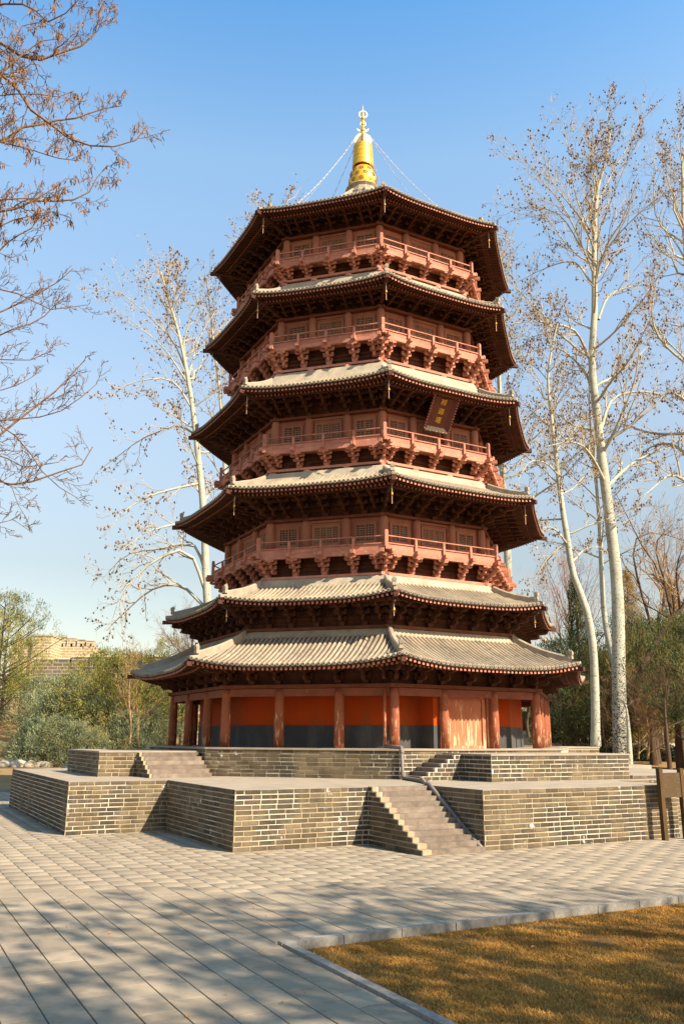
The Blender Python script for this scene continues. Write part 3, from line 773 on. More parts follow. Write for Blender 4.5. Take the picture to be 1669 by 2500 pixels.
# ground storey -----------------------------------------------------
COLR = 5.0; A0 = COLR * C8; H0 = COLR * S8
colm = MB().lathe([(.001, HD), (.108, HD), (.108, HD + .5), (.100, 2.6), (.085, 2.745), (.001, 2.746)], 14).mesh('column', M['column'], True)
cols = [-1.0, -.34, .37]
for k in range(8):
    for s in cols:
        put('column', colm, pag, face_M((-2, -1, 0, 1, 2, 3, 4, 5)[k]) @ T(s * H0, -A0, 0))
RI = 4.33
MB().plan(octa(RI), HD + .001, 2.80).build('wall', M['orange'], pag)
MB().plan(octa(RI + .012), HD + .0015, 1.985).build('wall_base', M['greywall'], pag)
# porch with the faded double door, on the face turned to the right (one on the opposite side of the left face too)
def porch(k):
    Mx = face_M(k)
    p = MB().box(-.88, -.60, -4.55, -3.9, 1.985, 2.62).build('porch_wall', M['orange'], pag, Mx)
    MB().box(.66, .82, -4.53, -3.9, 1.985, 2.62).build('porch_wall', M['orange'], pag, Mx)
    MB().box(-.89, -.60, -4.56, -3.9, HD, 1.985).build('porch_wall_base', M['greywall'], pag, Mx)
    MB().box(.66, .83, -4.54, -3.9, HD, 1.985).build('porch_wall_base', M['greywall'], pag, Mx)
    dr = MB().box(-.62, .72, -4.46, -4.40, HD, 2.62).build('doorway', M['lintel'], pag, Mx)
    fr = MB()
    for x0, x1, y in ((-.52, -.42, -4.55), (.44, .52, -4.54), (.56, .66, -4.56)): fr.box(x0, x1, y, -4.461, HD + .002, 2.615)
    fr.box(-.42, .44, -4.54, -4.461, 2.545, 2.61); fr.box(-.42, .44, -4.55, -4.461, HD + .002, HD + .06)
    fr.build('door_frame', M['door'], dr, Mx)
    for x0, x1 in ((-.415, .008), (.012, .435)):
        MB().box(x0, x1, -4.505, -4.461, HD + .062, 2.543).build('door_leaf', M['door'], dr, Mx)
porch(0)
# architraves between the columns, plate above
arch = MB().box(-H0 + .09, H0 - .09, -A0 - .045, -A0 + .045, 2.585, 2.745).mesh('architrave', M['lintel'])
for k in FACES + BACK: put('architrave', arch, pag, face_M(k))
def plate(R, t, z0, z1, ends=.12, mat='wood'):
    mb = ring(R + t / 2 / C8, t, z0, z1)
    for k in range(8):
        for sgn in (0, 1):
            m_ = RZ(45 * k + (45 if sgn else 0))
            x = R * S8 * (1 if not sgn else -1)
            if sgn == 0: mb.box(x - .12, x + ends, -R * C8 - t * .5 - .004, -R * C8 + t * .5, z0 - .003, z1 + .003, m_)
            else: mb.box(x - ends, x + .12, -R * C8 - t * .5 - .004, -R * C8 + t * .5, z0 - .0035, z1 + .0035, m_)
    return mb.build('plate_beam', M[mat], pag)
plate(COLR, .20, 2.755, 2.83, .15)
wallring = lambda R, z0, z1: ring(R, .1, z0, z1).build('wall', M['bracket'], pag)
wallring(COLR - .06, 2.83, 3.60)
XS5 = (-.68, -.36, 0, .36, .68)
bracket_level(2.83, .42, COLR, .52, XS5, 2, .15)
ring(COLR + .60, .09, 3.20, 3.27).build('purlin', M['bracket'], pag)
roof('roof', 6.09, 3.36, 3.17, 4.52, 3.93, COLR - .06, 3.42, (4.60, 3.90, 4.45, 4.075), (-1, 0, -2), pitch=.113)

# second eave
plate(4.40, .16, 4.08, 4.145, .13)
wallring(4.36, 4.0, 4.93)
for z_ in (4.30, 4.46): ring(4.385, .03, z_, z_ + .07).build('wall_rail', M['bracket'], pag)
bracket_level(4.145, .50, 4.40, .60, XS5, 3, .14, True)
ring(4.40 + .66, .08, 4.60, 4.67).build('purlin', M['bracket'], pag)
roof('roof', 5.29, 4.80, 4.655, 4.06, 5.17, 4.36, 4.88, (4.12, 5.14, 3.93, 5.37), (-1, 0, -2), pitch=.11)

# storeys: balcony post top, balcony radius, wall radius, eave (Re, ztip, zmid), next top (Rt, zt), band
STOREYS = [
    (6.38, 4.16, 3.75, (5.185, 7.42, 7.335), (4.02, 7.83), (4.06, 7.80, 3.86, 8.075), 5.395),
    (9.08, 4.06, 3.66, (4.885, 10.07, 9.97), (3.88, 10.50), (3.92, 10.47, 3.72, 10.83), 8.15),
    (11.95, 3.92, 3.54, (4.615, 12.79, 12.70), (3.68, 13.22), (3.72, 13.19, 3.54, 13.52), 10.90),
    (14.47, 3.78, 3.41, (4.515, 15.33, 15.255), None, None, 13.59),
]
def lattice(w, h, leaves, nx, nz):
    fr, la, dk = MB(), MB(), MB(); lw = w / leaves
    fr.box(-w / 2 - .05, w / 2 + .05, -.030, 0, h, h + .05); fr.box(-w / 2 - .05, w / 2 + .05, -.030, 0, -.05, 0)
    fr.box(-w / 2 - .05, -w / 2, -.029, 0, 0, h); fr.box(w / 2, w / 2 + .05, -.029, 0, 0, h)
    for i in range(leaves):
        x0 = -w / 2 + i * lw
        for a, b in ((x0 + .003, x0 + .026), (x0 + lw - .026, x0 + lw - .003)): fr.box(a, b, -.024, 0, 0, h)
        x0 += .026; iw = lw - .052
        fr.box(x0, x0 + iw, -.022, 0, 0, .10); fr.box(x0, x0 + iw, -.0225, 0, h - .02, h)
        for j in range(1, nx): la.box(x0 + iw * j / nx - .0036, x0 + iw * j / nx + .0036, -.016, -.006, .10, h - .02)
        for j in range(1, nz): zc = .10 + (h - .12) * j / nz; la.box(x0, x0 + iw, -.015, -.007, zc - .0036, zc + .0036)
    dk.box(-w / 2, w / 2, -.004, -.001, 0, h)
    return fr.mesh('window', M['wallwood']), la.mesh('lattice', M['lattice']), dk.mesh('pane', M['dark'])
for si, (zp, RB, RW, eave, tp, band, zpl) in enumerate(STOREYS):
    a, hx = RW * C8, RW * S8
    zf, zc = zp - .45, zp + .44                            # balcony floor, column top
    zr = zf - .10                                          # underside of the fascia
    # below the balcony: plate, wall, brackets
    plate(RW + .06, .15, zpl - .01, zpl + .05, .13, 'balcony')
    stub = MB().lathe([(.10, zpl - .09), (.10, zpl - .011), (.001, zpl - .0105)], 12).mesh('post_foot', M['balcony'], True)
    for k in FACES:
        for s in (-1, -.36, .36): put('post_foot', stub, pag, face_M(k) @ T(s * (RW + .06) * S8, -(RW + .06) * C8, 0))
    wallring(RW - .02, zpl - .15, zf)
    for q in (.16, .30): ring(RW + .005, .03, zpl + .05 + q * .8, zpl + .05 + q * .8 + .07).build('wall_rail', M['bracket'], pag)
    bh = zr - (zpl + .05)
    bracket_level(zpl + .05, bh, RW + .06, (RB - RW - .06) * C8 - .02, (-.5, 0, .5), 3, .125, False, 'balcony')
    # balcony: floor, fascia, panels, rails, posts
    bal = ring(RB - .02, (RB - RW) * C8 + .15, zf - .03, zf).build('balcony', M['balcony'], pag)
    ring(RB + .015, .07, zr, zf - .005).build('fascia_beam', M['balcony'], bal)
    ring(RB - .02, .03, zf + .001, zp - .312).build('railing_panel', M['balcony'], bal)
    ring(RB + .006, .055, zp - .312, zp - .284).build('mid_rail', M['balcony'], bal)
    ring(RB - .008, .030, zp - .132, zp - .108).build('handrail', M['balcony'], bal)
    ab, hb = RB * C8, RB * S8
    post = MB().box(-.028, .028, -.04, .015, zf + .002, zp - .16).box(-.018, .018, -.026, .008, zp - .16, zp - .134).mesh('railing_post', M['balcony'])
    cpost = MB().box(-.04, .04, -.045, .035, zf - .02, zp - .02).taper(0, -.005, zp - .02, zp + .012, .04, .025).mesh('corner_post', M['balcony'])
    bend = MB().box(-.042, .042, -.15, .06, zf - .075, zf + .012).mesh('beam_end', M['balcony'])
    cend = MB().box(-.042, .042, -.20, .06, zf - .09, zf - .004).mesh('beam_end', M['balcony'])
    for k in FACES:
        for s in (-.5, 0, .5):
            put('railing_post', post, bal, face_M(k) @ T(s * hb, -ab, 0)); put('beam_end', bend, bal, face_M(k) @ T(s * hb, -ab, 0))
    for k in (-3, -2, -1, 0, 1):
        put('corner_post', cpost, bal, face_M(k) @ RZ(22.5) @ T(0, -RB + .015, 0))
        put('beam_end', cend, bal, face_M(k) @ T(hb - .07, -ab, 0)); put('beam_end', cend, bal, face_M(k) @ RZ(45) @ T(-hb + .07, -ab, -.004))
        put('beam_end', bend, bal, face_M(k) @ RZ(22.5) @ T(0, -RB, .05))
    # storey wall with columns and windows
    ring(RW - .045, .1, zf - .002, zc + .12).build('wall', M['wallwood'], pag)
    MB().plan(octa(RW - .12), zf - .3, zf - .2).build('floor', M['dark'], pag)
    cm = MB().lathe([(.001, zf), (.105, zf), (.103, zc - .06), (.085, zc), (.001, zc + .001)], 14).mesh('column', M['wallwood'], True)
    for k in FACES + BACK:
        for s in (-1, -.36, .36): put('column', cm, pag, face_M(k) @ T(s * hx, -a, 0))
    plate(RW, .19, zc + .005, zc + .065, .13)
    MBx = MB()
    wh = .50; z0 = zp - .22
    ws, wl = lattice(.46, wh, 2, 5, 7), lattice(.62, wh, 4, 4, 7)
    for k in FACES:
        for s, (fr, la, dk) in ((-.68, ws), (0, wl), (.68, ws)):
            w_ = put('window', fr, pag, face_M(k) @ T(s * hx, -a + .038, z0)); put('lattice', la, w_, face_M(k) @ T(s * hx, -a + .038, z0)); put('pane', dk, w_, face_M(k) @ T(s * hx, -a + .038, z0))
        dm = MB()
        for s in (-1, 1): dm.box(s * .41 - .016, s * .41 + .016, -.05, .004, zf, zc - .002)
        dm.box(-.39, .39, -.045, .004, zc - .06, zc - .004); dm.box(-.39, .39, -.04, .004, zp + .335, zp + .365)
        dm.build('window_surround', M['wallwood'], pag, face_M(k) @ T(0, -a + .04, 0))
    # brackets under the eave
    Re, ztip, zmid = eave
    zb = zc + .065; RP = RW + .62 * (Re - RW)
    ztop = zmid - .03
    wallring(RW - .02, zb - .004, zmid + .35)
    for q in (.16, .32): ring(RW + .006, .03, zb + q, zb + q + .07).build('wall_rail', M['bracket'], pag)
    bracket_level(zb, ztop - zb, RW, (RP - RW) * C8, XS5, 3, .13, si in (0,))
    ring(RP + .05, .08, ztop - .03, ztop + .04).build('purlin', M['bracket'], pag)
    if tp: roof('roof', Re, ztip, zmid, tp[0], tp[1], RW - .02, zmid + .22, band, (-1, 0) if si == 0 else (), pitch=.105)
    else: roof('roof', Re, ztip, zmid, .55, 18.1, RW - .02, zmid + .22, (.62, 18.02, .5, 18.25), (), True, pitch=.105)

# gilded spire --------------------------------------------------------
sp = MB().lathe([(.60, 18.0), (.62, 18.12), (.52, 18.22), (.50, 18.36), (.56, 18.44), (.50, 18.50), (.001, 18.51)], 16).build('lotus_base', M['flash'], pag, smooth=False)
bowl = MB().lathe([(.40, 18.49), (.44, 18.58), (.445, 18.75), (.42, 18.95), (.37, 19.12), (.30, 19.24), (.001, 19.245)], 28).build('spire', M['gold'], pag, smooth=True)
# pierced pattern of the bowl: small raised rosettes
rz_ = MB()
for zi_, (zc, rr) in enumerate(((18.66, .446), (18.87, .434), (19.06, .392))):
    for j in range(10):
        g = 36 * j + 18 * (zi_ % 2); tilt = (0, 9, 24)[zi_]
        m_ = RZ(g) @ T(0, -rr, zc) @ Matrix.Rotation(math.radians(-tilt), 4, 'X')
        for a in range(6):
            rz_.box(-.012, .012, -.014, 0, .03, .068, m_ @ Matrix.Rotation(a * math.pi / 3, 4, 'Y'))
rz_.build('rosette', M['pod'], bowl)
MB().lathe([(.25, 19.22), (.25, 19.36), (.001, 19.361)], 20).build('collar', M['dark'], bowl)
for j in range(5):
    z0 = 19.30 + j * .162; r0 = .345 - j * .008
    MB().lathe([(r0 - .05, z0), (r0, z0), (r0 - .006, z0 + .15), (r0 - .05, z0 + .15)], 28).build('spire_ring', M['gold'], bowl, smooth=False)
MB().lathe([(.24, 19.3), (.24, 20.10), (.001, 20.101)], 20).build('spire_core', M['gold'], bowl, smooth=True)
for j in range(4):
    fl = MB(); pts = []
    for i in range(15):
        u = i / 14; r = .06 + .22 * math.sin(math.pi * (u * .86 + .10)) ** .8 + (.014 if i % 2 else 0)
        pts.append((r, 20.09 + .52 * u))
    poly = [(.0, 20.09)] + pts + [(.0, 20.61)]
    fl.prism(poly, .022, RZ(45 + 90 * j + 20)); fl.build('flame_plate', M['goldpale'], bowl)
MB().lathe([(.05, 20.08), (.05, 20.6), (.03, 20.62), (.028, 21.3), (.022, 21.36), (.002, 21.72)], 10).build('spire_rod', M['gold'], bowl, smooth=True)
fm_ = RZ(-28)
cr = MB()
o_ = [(.205 * math.cos(g), .185 * math.sin(g)) for g in np.linspace(math.radians(200), math.radians(340), 13)]
i_ = [(.205 * math.cos(g) * .96, .185 * math.sin(g) * .62 + .015) for g in np.linspace(math.radians(340), math.radians(200), 13)]
cr.prism([(x, z + 20.83) for x, z in o_ + i_], .03, fm_); cr.build('crescent', M['goldpale'], bowl)
for zc, r in ((20.74, .078), (20.86, .045), (20.97, .058), (21.08, .04), (21.19, .068)): MB().ball((0, 0, zc), r, 12).build('spire_ball', M['gold'], bowl, smooth=True)
for zc, r, t in ((21.33, .13, .026), (20.97, .085, .02)):
    mb = MB(); N = 20
    mb.tube([fm_ @ Vector((r * math.cos(2 * math.pi * i / N), 0, zc + r * math.sin(2 * math.pi * i / N))) for i in range(N + 1)], t, 6, False); mb.build('sun_ring', M['goldpale'], bowl, smooth=True)
for k in range(8):
    g = math.radians(-112.5 + 45 * k); p0 = Vector((.26 * math.cos(g), .26 * math.sin(g), 20.42)); p1 = Vector((3.3 * math.cos(g), 3.3 * math.sin(g), 16.02))
    ch = MB(); N = 46; pr = None
    for i in range(N):
        u = i / (N - 1); p = p0.lerp(p1, u) - Vector((0, 0, .42 * 4 * u * (1 - u) * .5)); 
        if pr is not None:
            if i % 2: ch.tube([pr, p], .0125, 4)
            else: ch.tube([pr, p], .006, 4)
        pr = p
    ch.build('spire_chain', M['chain'], pag)

# wind bells ---------------------------------------------------------
CN = {-3: 'far left', -2: 'left', -1: 'front', 0: 'right', 1: 'far right'}
LV = [('lowest upper eave', 5.29, 4.80), ('third eave from the bottom', 5.185, 7.42), ('fourth eave from the bottom', 4.885, 10.07), ('second eave from the top', 4.615, 12.79), ('topmost eave', 4.515, 15.33)]
for li, (nm, Re, zt) in enumerate(LV):
    for k in (-3, -2, -1, 0, 1):
        g = math.radians(-90 + 45 * k + 22.5); R_ = Re * .965
        b = empty('wind_bell', (R_ * math.cos(g), R_ * math.sin(g), zt - .6), f'gold wind bell at the {CN[k]} corner of the {nm}', 'wind bell', 'wind bells under the eave corners')
        L0 = zt - .17; mb = MB()
        c = (R_ * math.cos(g), R_ * math.sin(g))
        MB().tube([(c[0], c[1], L0), (c[0], c[1], L0 - .20)], .008, 4).build('bell_chain', M['chain'], b)
        MB().lathe([(.001, L0 - .19), (.014, L0 - .2), (.020, L0 - .24), (.030, L0 - .265), (.001, L0 - .26)], 8, c).build('bell', M['gold'], b, smooth=True)
        MB().box(-.0065, .0065, -.003, .003, L0 - (.47 if li else .38), L0 - .262, T(c[0], c[1], 0) @ RZ(20 * k)).build('clapper_plate', M['lattice'], b)

# plaque with three characters -----------------------------------------
def text_mesh(name, body, size, mat):
    cu = bpy.data.curves.new(name, 'FONT'); cu.body = body; cu.size = size; cu.extrude = .004; cu.align_x = 'CENTER'; cu.align_y = 'CENTER'; cu.resolution_u = 3
    o = bpy.data.objects.new(name, cu); COL.objects.link(o); bpy.context.view_layer.update()
    me = bpy.data.meshes.new_from_object(o.evaluated_get(bpy.context.evaluated_depsgraph_get())); bpy.data.objects.remove(o)
    me.materials.clear(); me.materials.append(mat); return me
PT, PB = Vector((0, -4.12, 9.93)), Vector((0, -3.66, 9.28))          # middle of the top and the bottom edge
pl = empty('plaque', (0, -3.9, 9.3), 'dark brown hanging plaque with three gold characters tilted under the eave', 'plaque')
ax = (PT - PB).normalized(); hgt = (PT - PB).length; nx_ = Vector((1, 0, 0)); nz_ = nx_.cross(ax).normalized()
PM = Matrix(((nx_.x, ax.x, nz_.x, PB.x), (nx_.y, ax.y, nz_.y, PB.y), (nx_.z, ax.z, nz_.z, PB.z), (0, 0, 0, 1)))   # x right, y up the board, z out
MB().box(-.25, .25, 0, hgt, -.03, 0, PM).build('board', M['plaque'], pl)
for sx in (-1, 1):
    f_ = MB(); f_.add([PM @ Vector(v) for v in ((sx * .25, 0, 0), (sx * .25, hgt, 0), (sx * .36, hgt + .03, .075), (sx * .36, -.08, .075), (sx * .26, 0, -.03), (sx * .26, hgt, -.03), (sx * .375, hgt + .03, .06), (sx * .375, -.08, .06))],
        [(0, 1, 2, 3), (4, 7, 6, 5), (0, 3, 7, 4), (1, 5, 6, 2), (2, 6, 7, 3)]); f_.build('frame', M['plaque'], pl)
    bd = MB()
    for i in range(13): bd.box(sx * .367 - .017, sx * .367 + .017, -.07 + i * (hgt + .09) / 12.6, -.07 + i * (hgt + .09) / 12.6 + .035, .055, .085, PM)
    bd.build('frame_beading', M['balcony'], pl)
MB().box(-.47, .47, hgt + .03, hgt + .075, .02, .11, PM).build('frame_top', M['wood'], pl)
f_ = MB(); f_.add([PM @ Vector(v) for v in ((-.25, 0, 0), (.25, 0, 0), (.36, -.10, .085), (-.36, -.10, .085), (-.25, 0, -.03), (.25, 0, -.03), (.36, -.12, .07), (-.36, -.12, .07))], [(0, 3, 2, 1), (4, 5, 6, 7), (3, 7, 6, 2), (0, 4, 7, 3), (1, 2, 6, 5)]); f_.build('frame', M['flash'], pl)
bd = MB()
for i in range(12): bd.box(-.355 + i * .0625, -.325 + i * .0625, -.125, -.09, .065, .098, PM)
bd.build('frame_beading', M['wood'], pl)
for i, ch_ in enumerate('\u91ca\u8fe6\u5854'):
    put('character', text_mesh('character', ch_, .175, M['letter']), pl, PM @ T(0, hgt * (.80 - .29 * i), .006))

# notice board ----------------------------------------------------------
sg = empty('notice_board', (1.25, -8.86, 0), 'weathered wooden notice board on two posts in front of the right hand brick wall', 'sign')
for x in (1.02, 1.56): MB().box(x - .052, x + .036, -8.90, -8.82, -.02, 1.21).build('post', M['signwood'], sg)
MB().box(1.055, 1.51, -8.885, -8.845, .715, 1.135).build('board', M['board'], sg)

# ------------------------------------------------------------------ trees and shrubs
def unit_rows(a): return a / np.maximum(np.linalg.norm(a, axis=-1, keepdims=True), 1e-9)
def tubes(P, R, sides):
    N, K, _ = P.shape
    Tn = np.empty_like(P); Tn[:, 1:-1] = P[:, 2:] - P[:, :-2]; Tn[:, 0] = P[:, 1] - P[:, 0]; Tn[:, -1] = P[:, -1] - P[:, -2]; Tn = unit_rows(Tn)
    ref = np.tile(np.array([.31, .17, .93]), (N, 1)); par = np.abs((Tn[:, 0] * ref).sum(1)) > .95; ref[par] = (1, 0, 0)
    A = unit_rows(np.cross(Tn, ref[:, None, :])); B = np.cross(Tn, A)
    g = 2 * np.pi * np.arange(sides) / sides
    V = P[:, :, None, :] + R[:, :, None, None] * (A[:, :, None, :] * np.cos(g)[None, None, :, None] + B[:, :, None, :] * np.sin(g)[None, None, :, None])
    i = np.arange(N)[:, None, None] * K * sides + np.arange(K - 1)[None, :, None] * sides; j = np.arange(sides)[None, None, :]; j2 = (j + 1) % sides
    F = np.stack([i + j, i + j2, i + sides + j2, i + sides + j], -1).reshape(-1, 4)
    return V.reshape(-1, 3), F
def join(parts):
    V, F, b = [], [], 0
    for v, f in parts: V.append(v); F.append(f + b); b += len(v)
    return np.concatenate(V), np.concatenate(F)
def resample(pts, n, wob=0.0):
    pts = np.array([tuple(p) for p in pts], float); d = np.r_[0, np.cumsum(np.linalg.norm(np.diff(pts, axis=0), axis=1))]; d /= d[-1]
    k = len(pts)
    # smooth (Catmull-Rom) through the points
    ext = np.vstack([2 * pts[0] - pts[1], pts, 2 * pts[-1] - pts[-2]]); out = []
    for u in np.linspace(0, 1, n):
        i = min(np.searchsorted(d, u, 'right') - 1, k - 2); t = (u - d[i]) / max(d[i + 1] - d[i], 1e-9)
        p0, p1, p2, p3 = ext[i], ext[i + 1], ext[i + 2], ext[i + 3]
        out.append(.5 * ((2 * p1) + (-p0 + p2) * t + (2 * p0 - 5 * p1 + 4 * p2 - p3) * t * t + (-p0 + 3 * p1 - 3 * p2 + p3) * t ** 3))
    out = np.array(out)
    if wob: out[1:-1] += RNG.normal(0, wob, (n - 2, 3))
    return out
def shoots(P, R, n, L, ang, up, curl, K=5, t0=.15, rfrac=.5, taper=.25, lv=.5, wob=.03):
    """n side shoots from each of the parents P (N,K0,3): returns (N*n, K, 3) and radii"""
    N, K0, _ = P.shape; t = t0 + (1 - t0) * (np.arange(n)[None, :] + RNG.random((N, n))) / n; t = np.clip(t, 0, .999)
    x = t * (K0 - 1); i = np.minimum(x.astype(int), K0 - 2); fr = (x - i)[..., None]; rows = np.arange(N)[:, None]
    a, b = P[rows, i], P[rows, i + 1]; base = a + (b - a) * fr; tan = unit_rows(b - a); r0 = (R[rows, i] * (1 - fr[..., 0]) + R[rows, i + 1] * fr[..., 0]) * rfrac
    ln = np.linalg.norm(np.diff(P, axis=1), axis=2).sum(1)[:, None]
    Ls = (L * ln if L < 1 and L > 0 else np.full_like(ln, abs(L))) * (1 - lv * t) * RNG.uniform(.55, 1.25, t.shape)
    rv = RNG.normal(size=t.shape + (3,)); perp = unit_rows(rv - (rv * tan).sum(-1, keepdims=True) * tan)
    an = np.radians(ang) * RNG.uniform(.65, 1.3, t.shape)[..., None]
    d = unit_rows(tan * np.cos(an) + perp * np.sin(an) + np.array([0, 0, up]))
    s = np.linspace(0, 1, K)[None, None, :, None]
    Q = base[:, :, None, :] + d[:, :, None, :] * s * Ls[:, :, None, None] + np.array([0, 0, curl])[None, None, None, :] * (s ** 2) * Ls[:, :, None, None]
    Q[:, :, 1:, :] += RNG.normal(0, wob, Q[:, :, 1:, :].shape) * Ls[:, :, None, None]
    RR = np.maximum(r0[..., None] * (1 - (1 - taper) * np.linspace(0, 1, K)[None, None, :]), .0035)
    return Q.reshape(-1, K, 3), RR.reshape(-1, K)
OCT_V = np.array([(1, 0, 0), (0, 1, 0), (-1, 0, 0), (0, -1, 0), (0, 0, 1.35), (0, 0, -1.35)], float)
OCT_F = np.array([(0, 1, 4), (1, 2, 4), (2, 3, 4), (3, 0, 4), (1, 0, 5), (2, 1, 5), (3, 2, 5), (0, 3, 5)])
def buds(Q, per, size, jit):
    N, K, _ = Q.shape
    t = RNG.random((N, per)) ** .5; x = t * (K - 1); i = np.minimum(x.astype(int), K - 2); fr = (x - i)[..., None]; rows = np.arange(N)[:, None]
    p = (Q[rows, i] * (1 - fr) + Q[rows, i + 1] * fr).reshape(-1, 3); p = np.concatenate([p, Q[:, -1]]); p = p + RNG.normal(0, jit, p.shape)
    s = size * .56 * RNG.uniform(.5, 1.25, len(p)); V = p[:, None, :] + OCT_V[None] * s[:, None, None] * RNG.uniform(.75, 1.25, (len(p), 1, 3))
    F = OCT_F[None] + (np.arange(len(p)) * 6)[:, None, None]
    return V.reshape(-1, 3), F.reshape(-1, 3), np.repeat(RNG.random(len(p)), 8)

def limb_set(trunk, tr, spec):
    """limbs along a trunk: spec rows (height fraction, azimuth deg from the camera's right, elevation deg, length, curl)"""
    out = []
    for hf, az, el, L, curl in spec:
        x = hf * (len(trunk) - 1); i = min(int(x), len(trunk) - 2); p = trunk[i] + (trunk[i + 1] - trunk[i]) * (x - i); r = tr[i] + (tr[i + 1] - tr[i]) * (x - i)
        h = np.array(RIGHT_H) * math.cos(math.radians(az)) + np.array(FWD_H) * math.sin(math.radians(az))
        d = h * math.cos(math.radians(el)) + np.array([0, 0, math.sin(math.radians(el))]); s = np.linspace(0, 1, 9)[:, None]
        q = p + d * L * s + np.array([0, 0, curl]) * L * s ** 2; q[1:] += np.cumsum(RNG.normal(0, .012, (8, 3)), 0) * L
        out.append((q, r * min(.55, .30 + .02 * L)))
    return out
def poplar(name, trunk_pts, r_base, r_top, label, limbs_px=(), autos=0, zlo=.35, spread=5.0, bud=.05, dens=1.0, droop=0.0, group=None, bare_below=.3):
    tr = resample(trunk_pts, 28); rr = r_base * (1 - np.linspace(0, 1, 28)) ** .85 + r_top; rr[0] *= 1.15
    root = empty(name, tuple(tr[0]), label, 'tree', group)
    V, F = tubes(tr[None], rr[None], 12); limbs = []
    for pts in limbs_px:
        q = resample(pts, 11, .0); d0 = np.linalg.norm(tr - q[0], axis=1).argmin(); r0 = rr[d0] * .45
        limbs.append((q, r0))
    spec = []
    for i in range(autos):
        hf = zlo + (.97 - zlo) * (i + RNG.random()) / autos; k = (hf - zlo) / (1 - zlo)
        el = 18 + 50 * k + RNG.normal(0, 8); L = spread * (1 - .62 * k) * RNG.uniform(.75, 1.2)
        spec.append((hf, i * 137.5 + RNG.normal(0, 20), el, L, (.18 - droop * 1.5 * (1 - k)) + .1 * k))
    limbs += limb_set(tr, rr, spec)
    LP = np.stack([resample(q, 11) for q, _ in limbs]); LR = np.stack([np.maximum(r0 * (1 - .88 * np.linspace(0, 1, 11)), .006) for _, r0 in limbs])
    v2, f2 = tubes(LP, LR, 6)
    tk = np_mesh('trunk', *join([(V, F), (v2, f2)]), M['poplar'], smooth=True); put('trunk', tk, root)
    if r_base < .26 and r_base != .21: tk.materials[0] = M['smoothpoplar']
    # leading shoot gets twigs too
    top = np.stack([resample(tr[18:], 11)]); topR = np.stack([np.interp(np.linspace(18, 27, 11), range(28), rr)])
    A = np.concatenate([LP, top]); AR = np.concatenate([LR, topR])
    n1 = max(3, int(11 * dens))
    B, BR = shoots(A, AR, n1, .36, 42, .12, .16 - droop, 6, .18, .5, .25, .45)
    Cc, CR = shoots(B, BR, max(3, int(7 * dens)), .42, 42, .05, .14 - droop * 1.4, 4, .15, .6, .4, .4)
    D, DR = shoots(Cc, CR, 2, .5, 45, .0, -.05 - droop, 3, .3, .8, .6, .3)
    tw = np_mesh('crown', *join([tubes(B, np.maximum(BR * 1.2, .009), 4), tubes(Cc, np.maximum(CR, .0058), 3), tubes(D, np.maximum(DR, .004), 3)]), M['twig']); put('crown', tw, root)
    bv, bf, br_ = buds(Cc[::2], 1, bud * 1.25, bud * .5)
    tag(put('catkins', np_mesh('catkins', bv, bf, M['bud'], br_), root), kind='stuff')
    return root
def resamp3(D, K):
    s = np.linspace(0, D.shape[1] - 1, K); i = np.minimum(s.astype(int), D.shape[1] - 2); fr = (s - i)[None, :, None]
    return D[:, i] * (1 - fr) + D[:, i + 1] * fr

def px(D, *pts, dd=0.0):
    """points of a branch seen at those pixels, at distance D running to D+dd"""
    n = len(pts); return [at(x, y, D + dd * i / max(1, n - 1)) for i, (x, y) in enumerate(pts)]

# right: big white poplar, slim leaning one, thin one behind, one at the frame's edge, one behind the pagoda
D1 = 34.0
poplar('poplar_tree', px(D1, (1515, 1864), (1510, 1700), (1506, 1450), (1491, 1300), (1473, 1160), (1454, 996), (1443, 879), (1450, 762), (1449, 621), (1455, 481), (1474, 400), (1490, 318)), .265, .03,
    'big white poplar with a thick spotted trunk behind the right end of the terrace', [
        px(D1, (1447, 668), (1420, 600), (1375, 505), (1320, 440), (1280, 390), (1255, 350), dd=-2), px(D1, (1447, 640), (1415, 600), (1366, 525), (1300, 505), (1250, 508), (1204, 490), dd=2.5),
        px(D1, (1440, 565), (1405, 480), (1390, 390), (1372, 300), dd=2), px(D1, (1436, 874), (1415, 825), (1389, 800), (1309, 785), (1230, 792), dd=-2.5),
        px(D1, (1460, 780), (1480, 730), (1515, 706), (1590, 697), (1672, 735), dd=2), px(D1, (1455, 680), (1475, 615), (1560, 520), (1669, 440), dd=-3),
        px(D1, (1478, 1192), (1520, 1150), (1567, 1117), (1669, 1080), dd=3), px(D1, (1476, 1180), (1440, 1110), (1400, 1080), (1330, 1090), dd=-3),
        px(D1, (1455, 500), (1446, 410), (1446, 320), dd=-1), px(D1, (1456, 500), (1500, 410), (1540, 345), (1570, 285), dd=1.5),
        px(D1, (1447, 700), (1400, 640), (1330, 655), (1260, 690), dd=3), px(D1, (1468, 1110), (1500, 1050), (1545, 940), (1560, 850), dd=-2),
        px(D1, (1452, 620), (1420, 540), (1345, 440), (1320, 350), dd=-3), px(D1, (1462, 1060), (1500, 970), (1600, 960), (1680, 1010), dd=2),
        px(D1, (1450, 960), (1420, 900), (1360, 850), (1290, 860), dd=1)], autos=16, zlo=.42, spread=5.5, bud=.062, dens=1.15)
D2 = 32.0
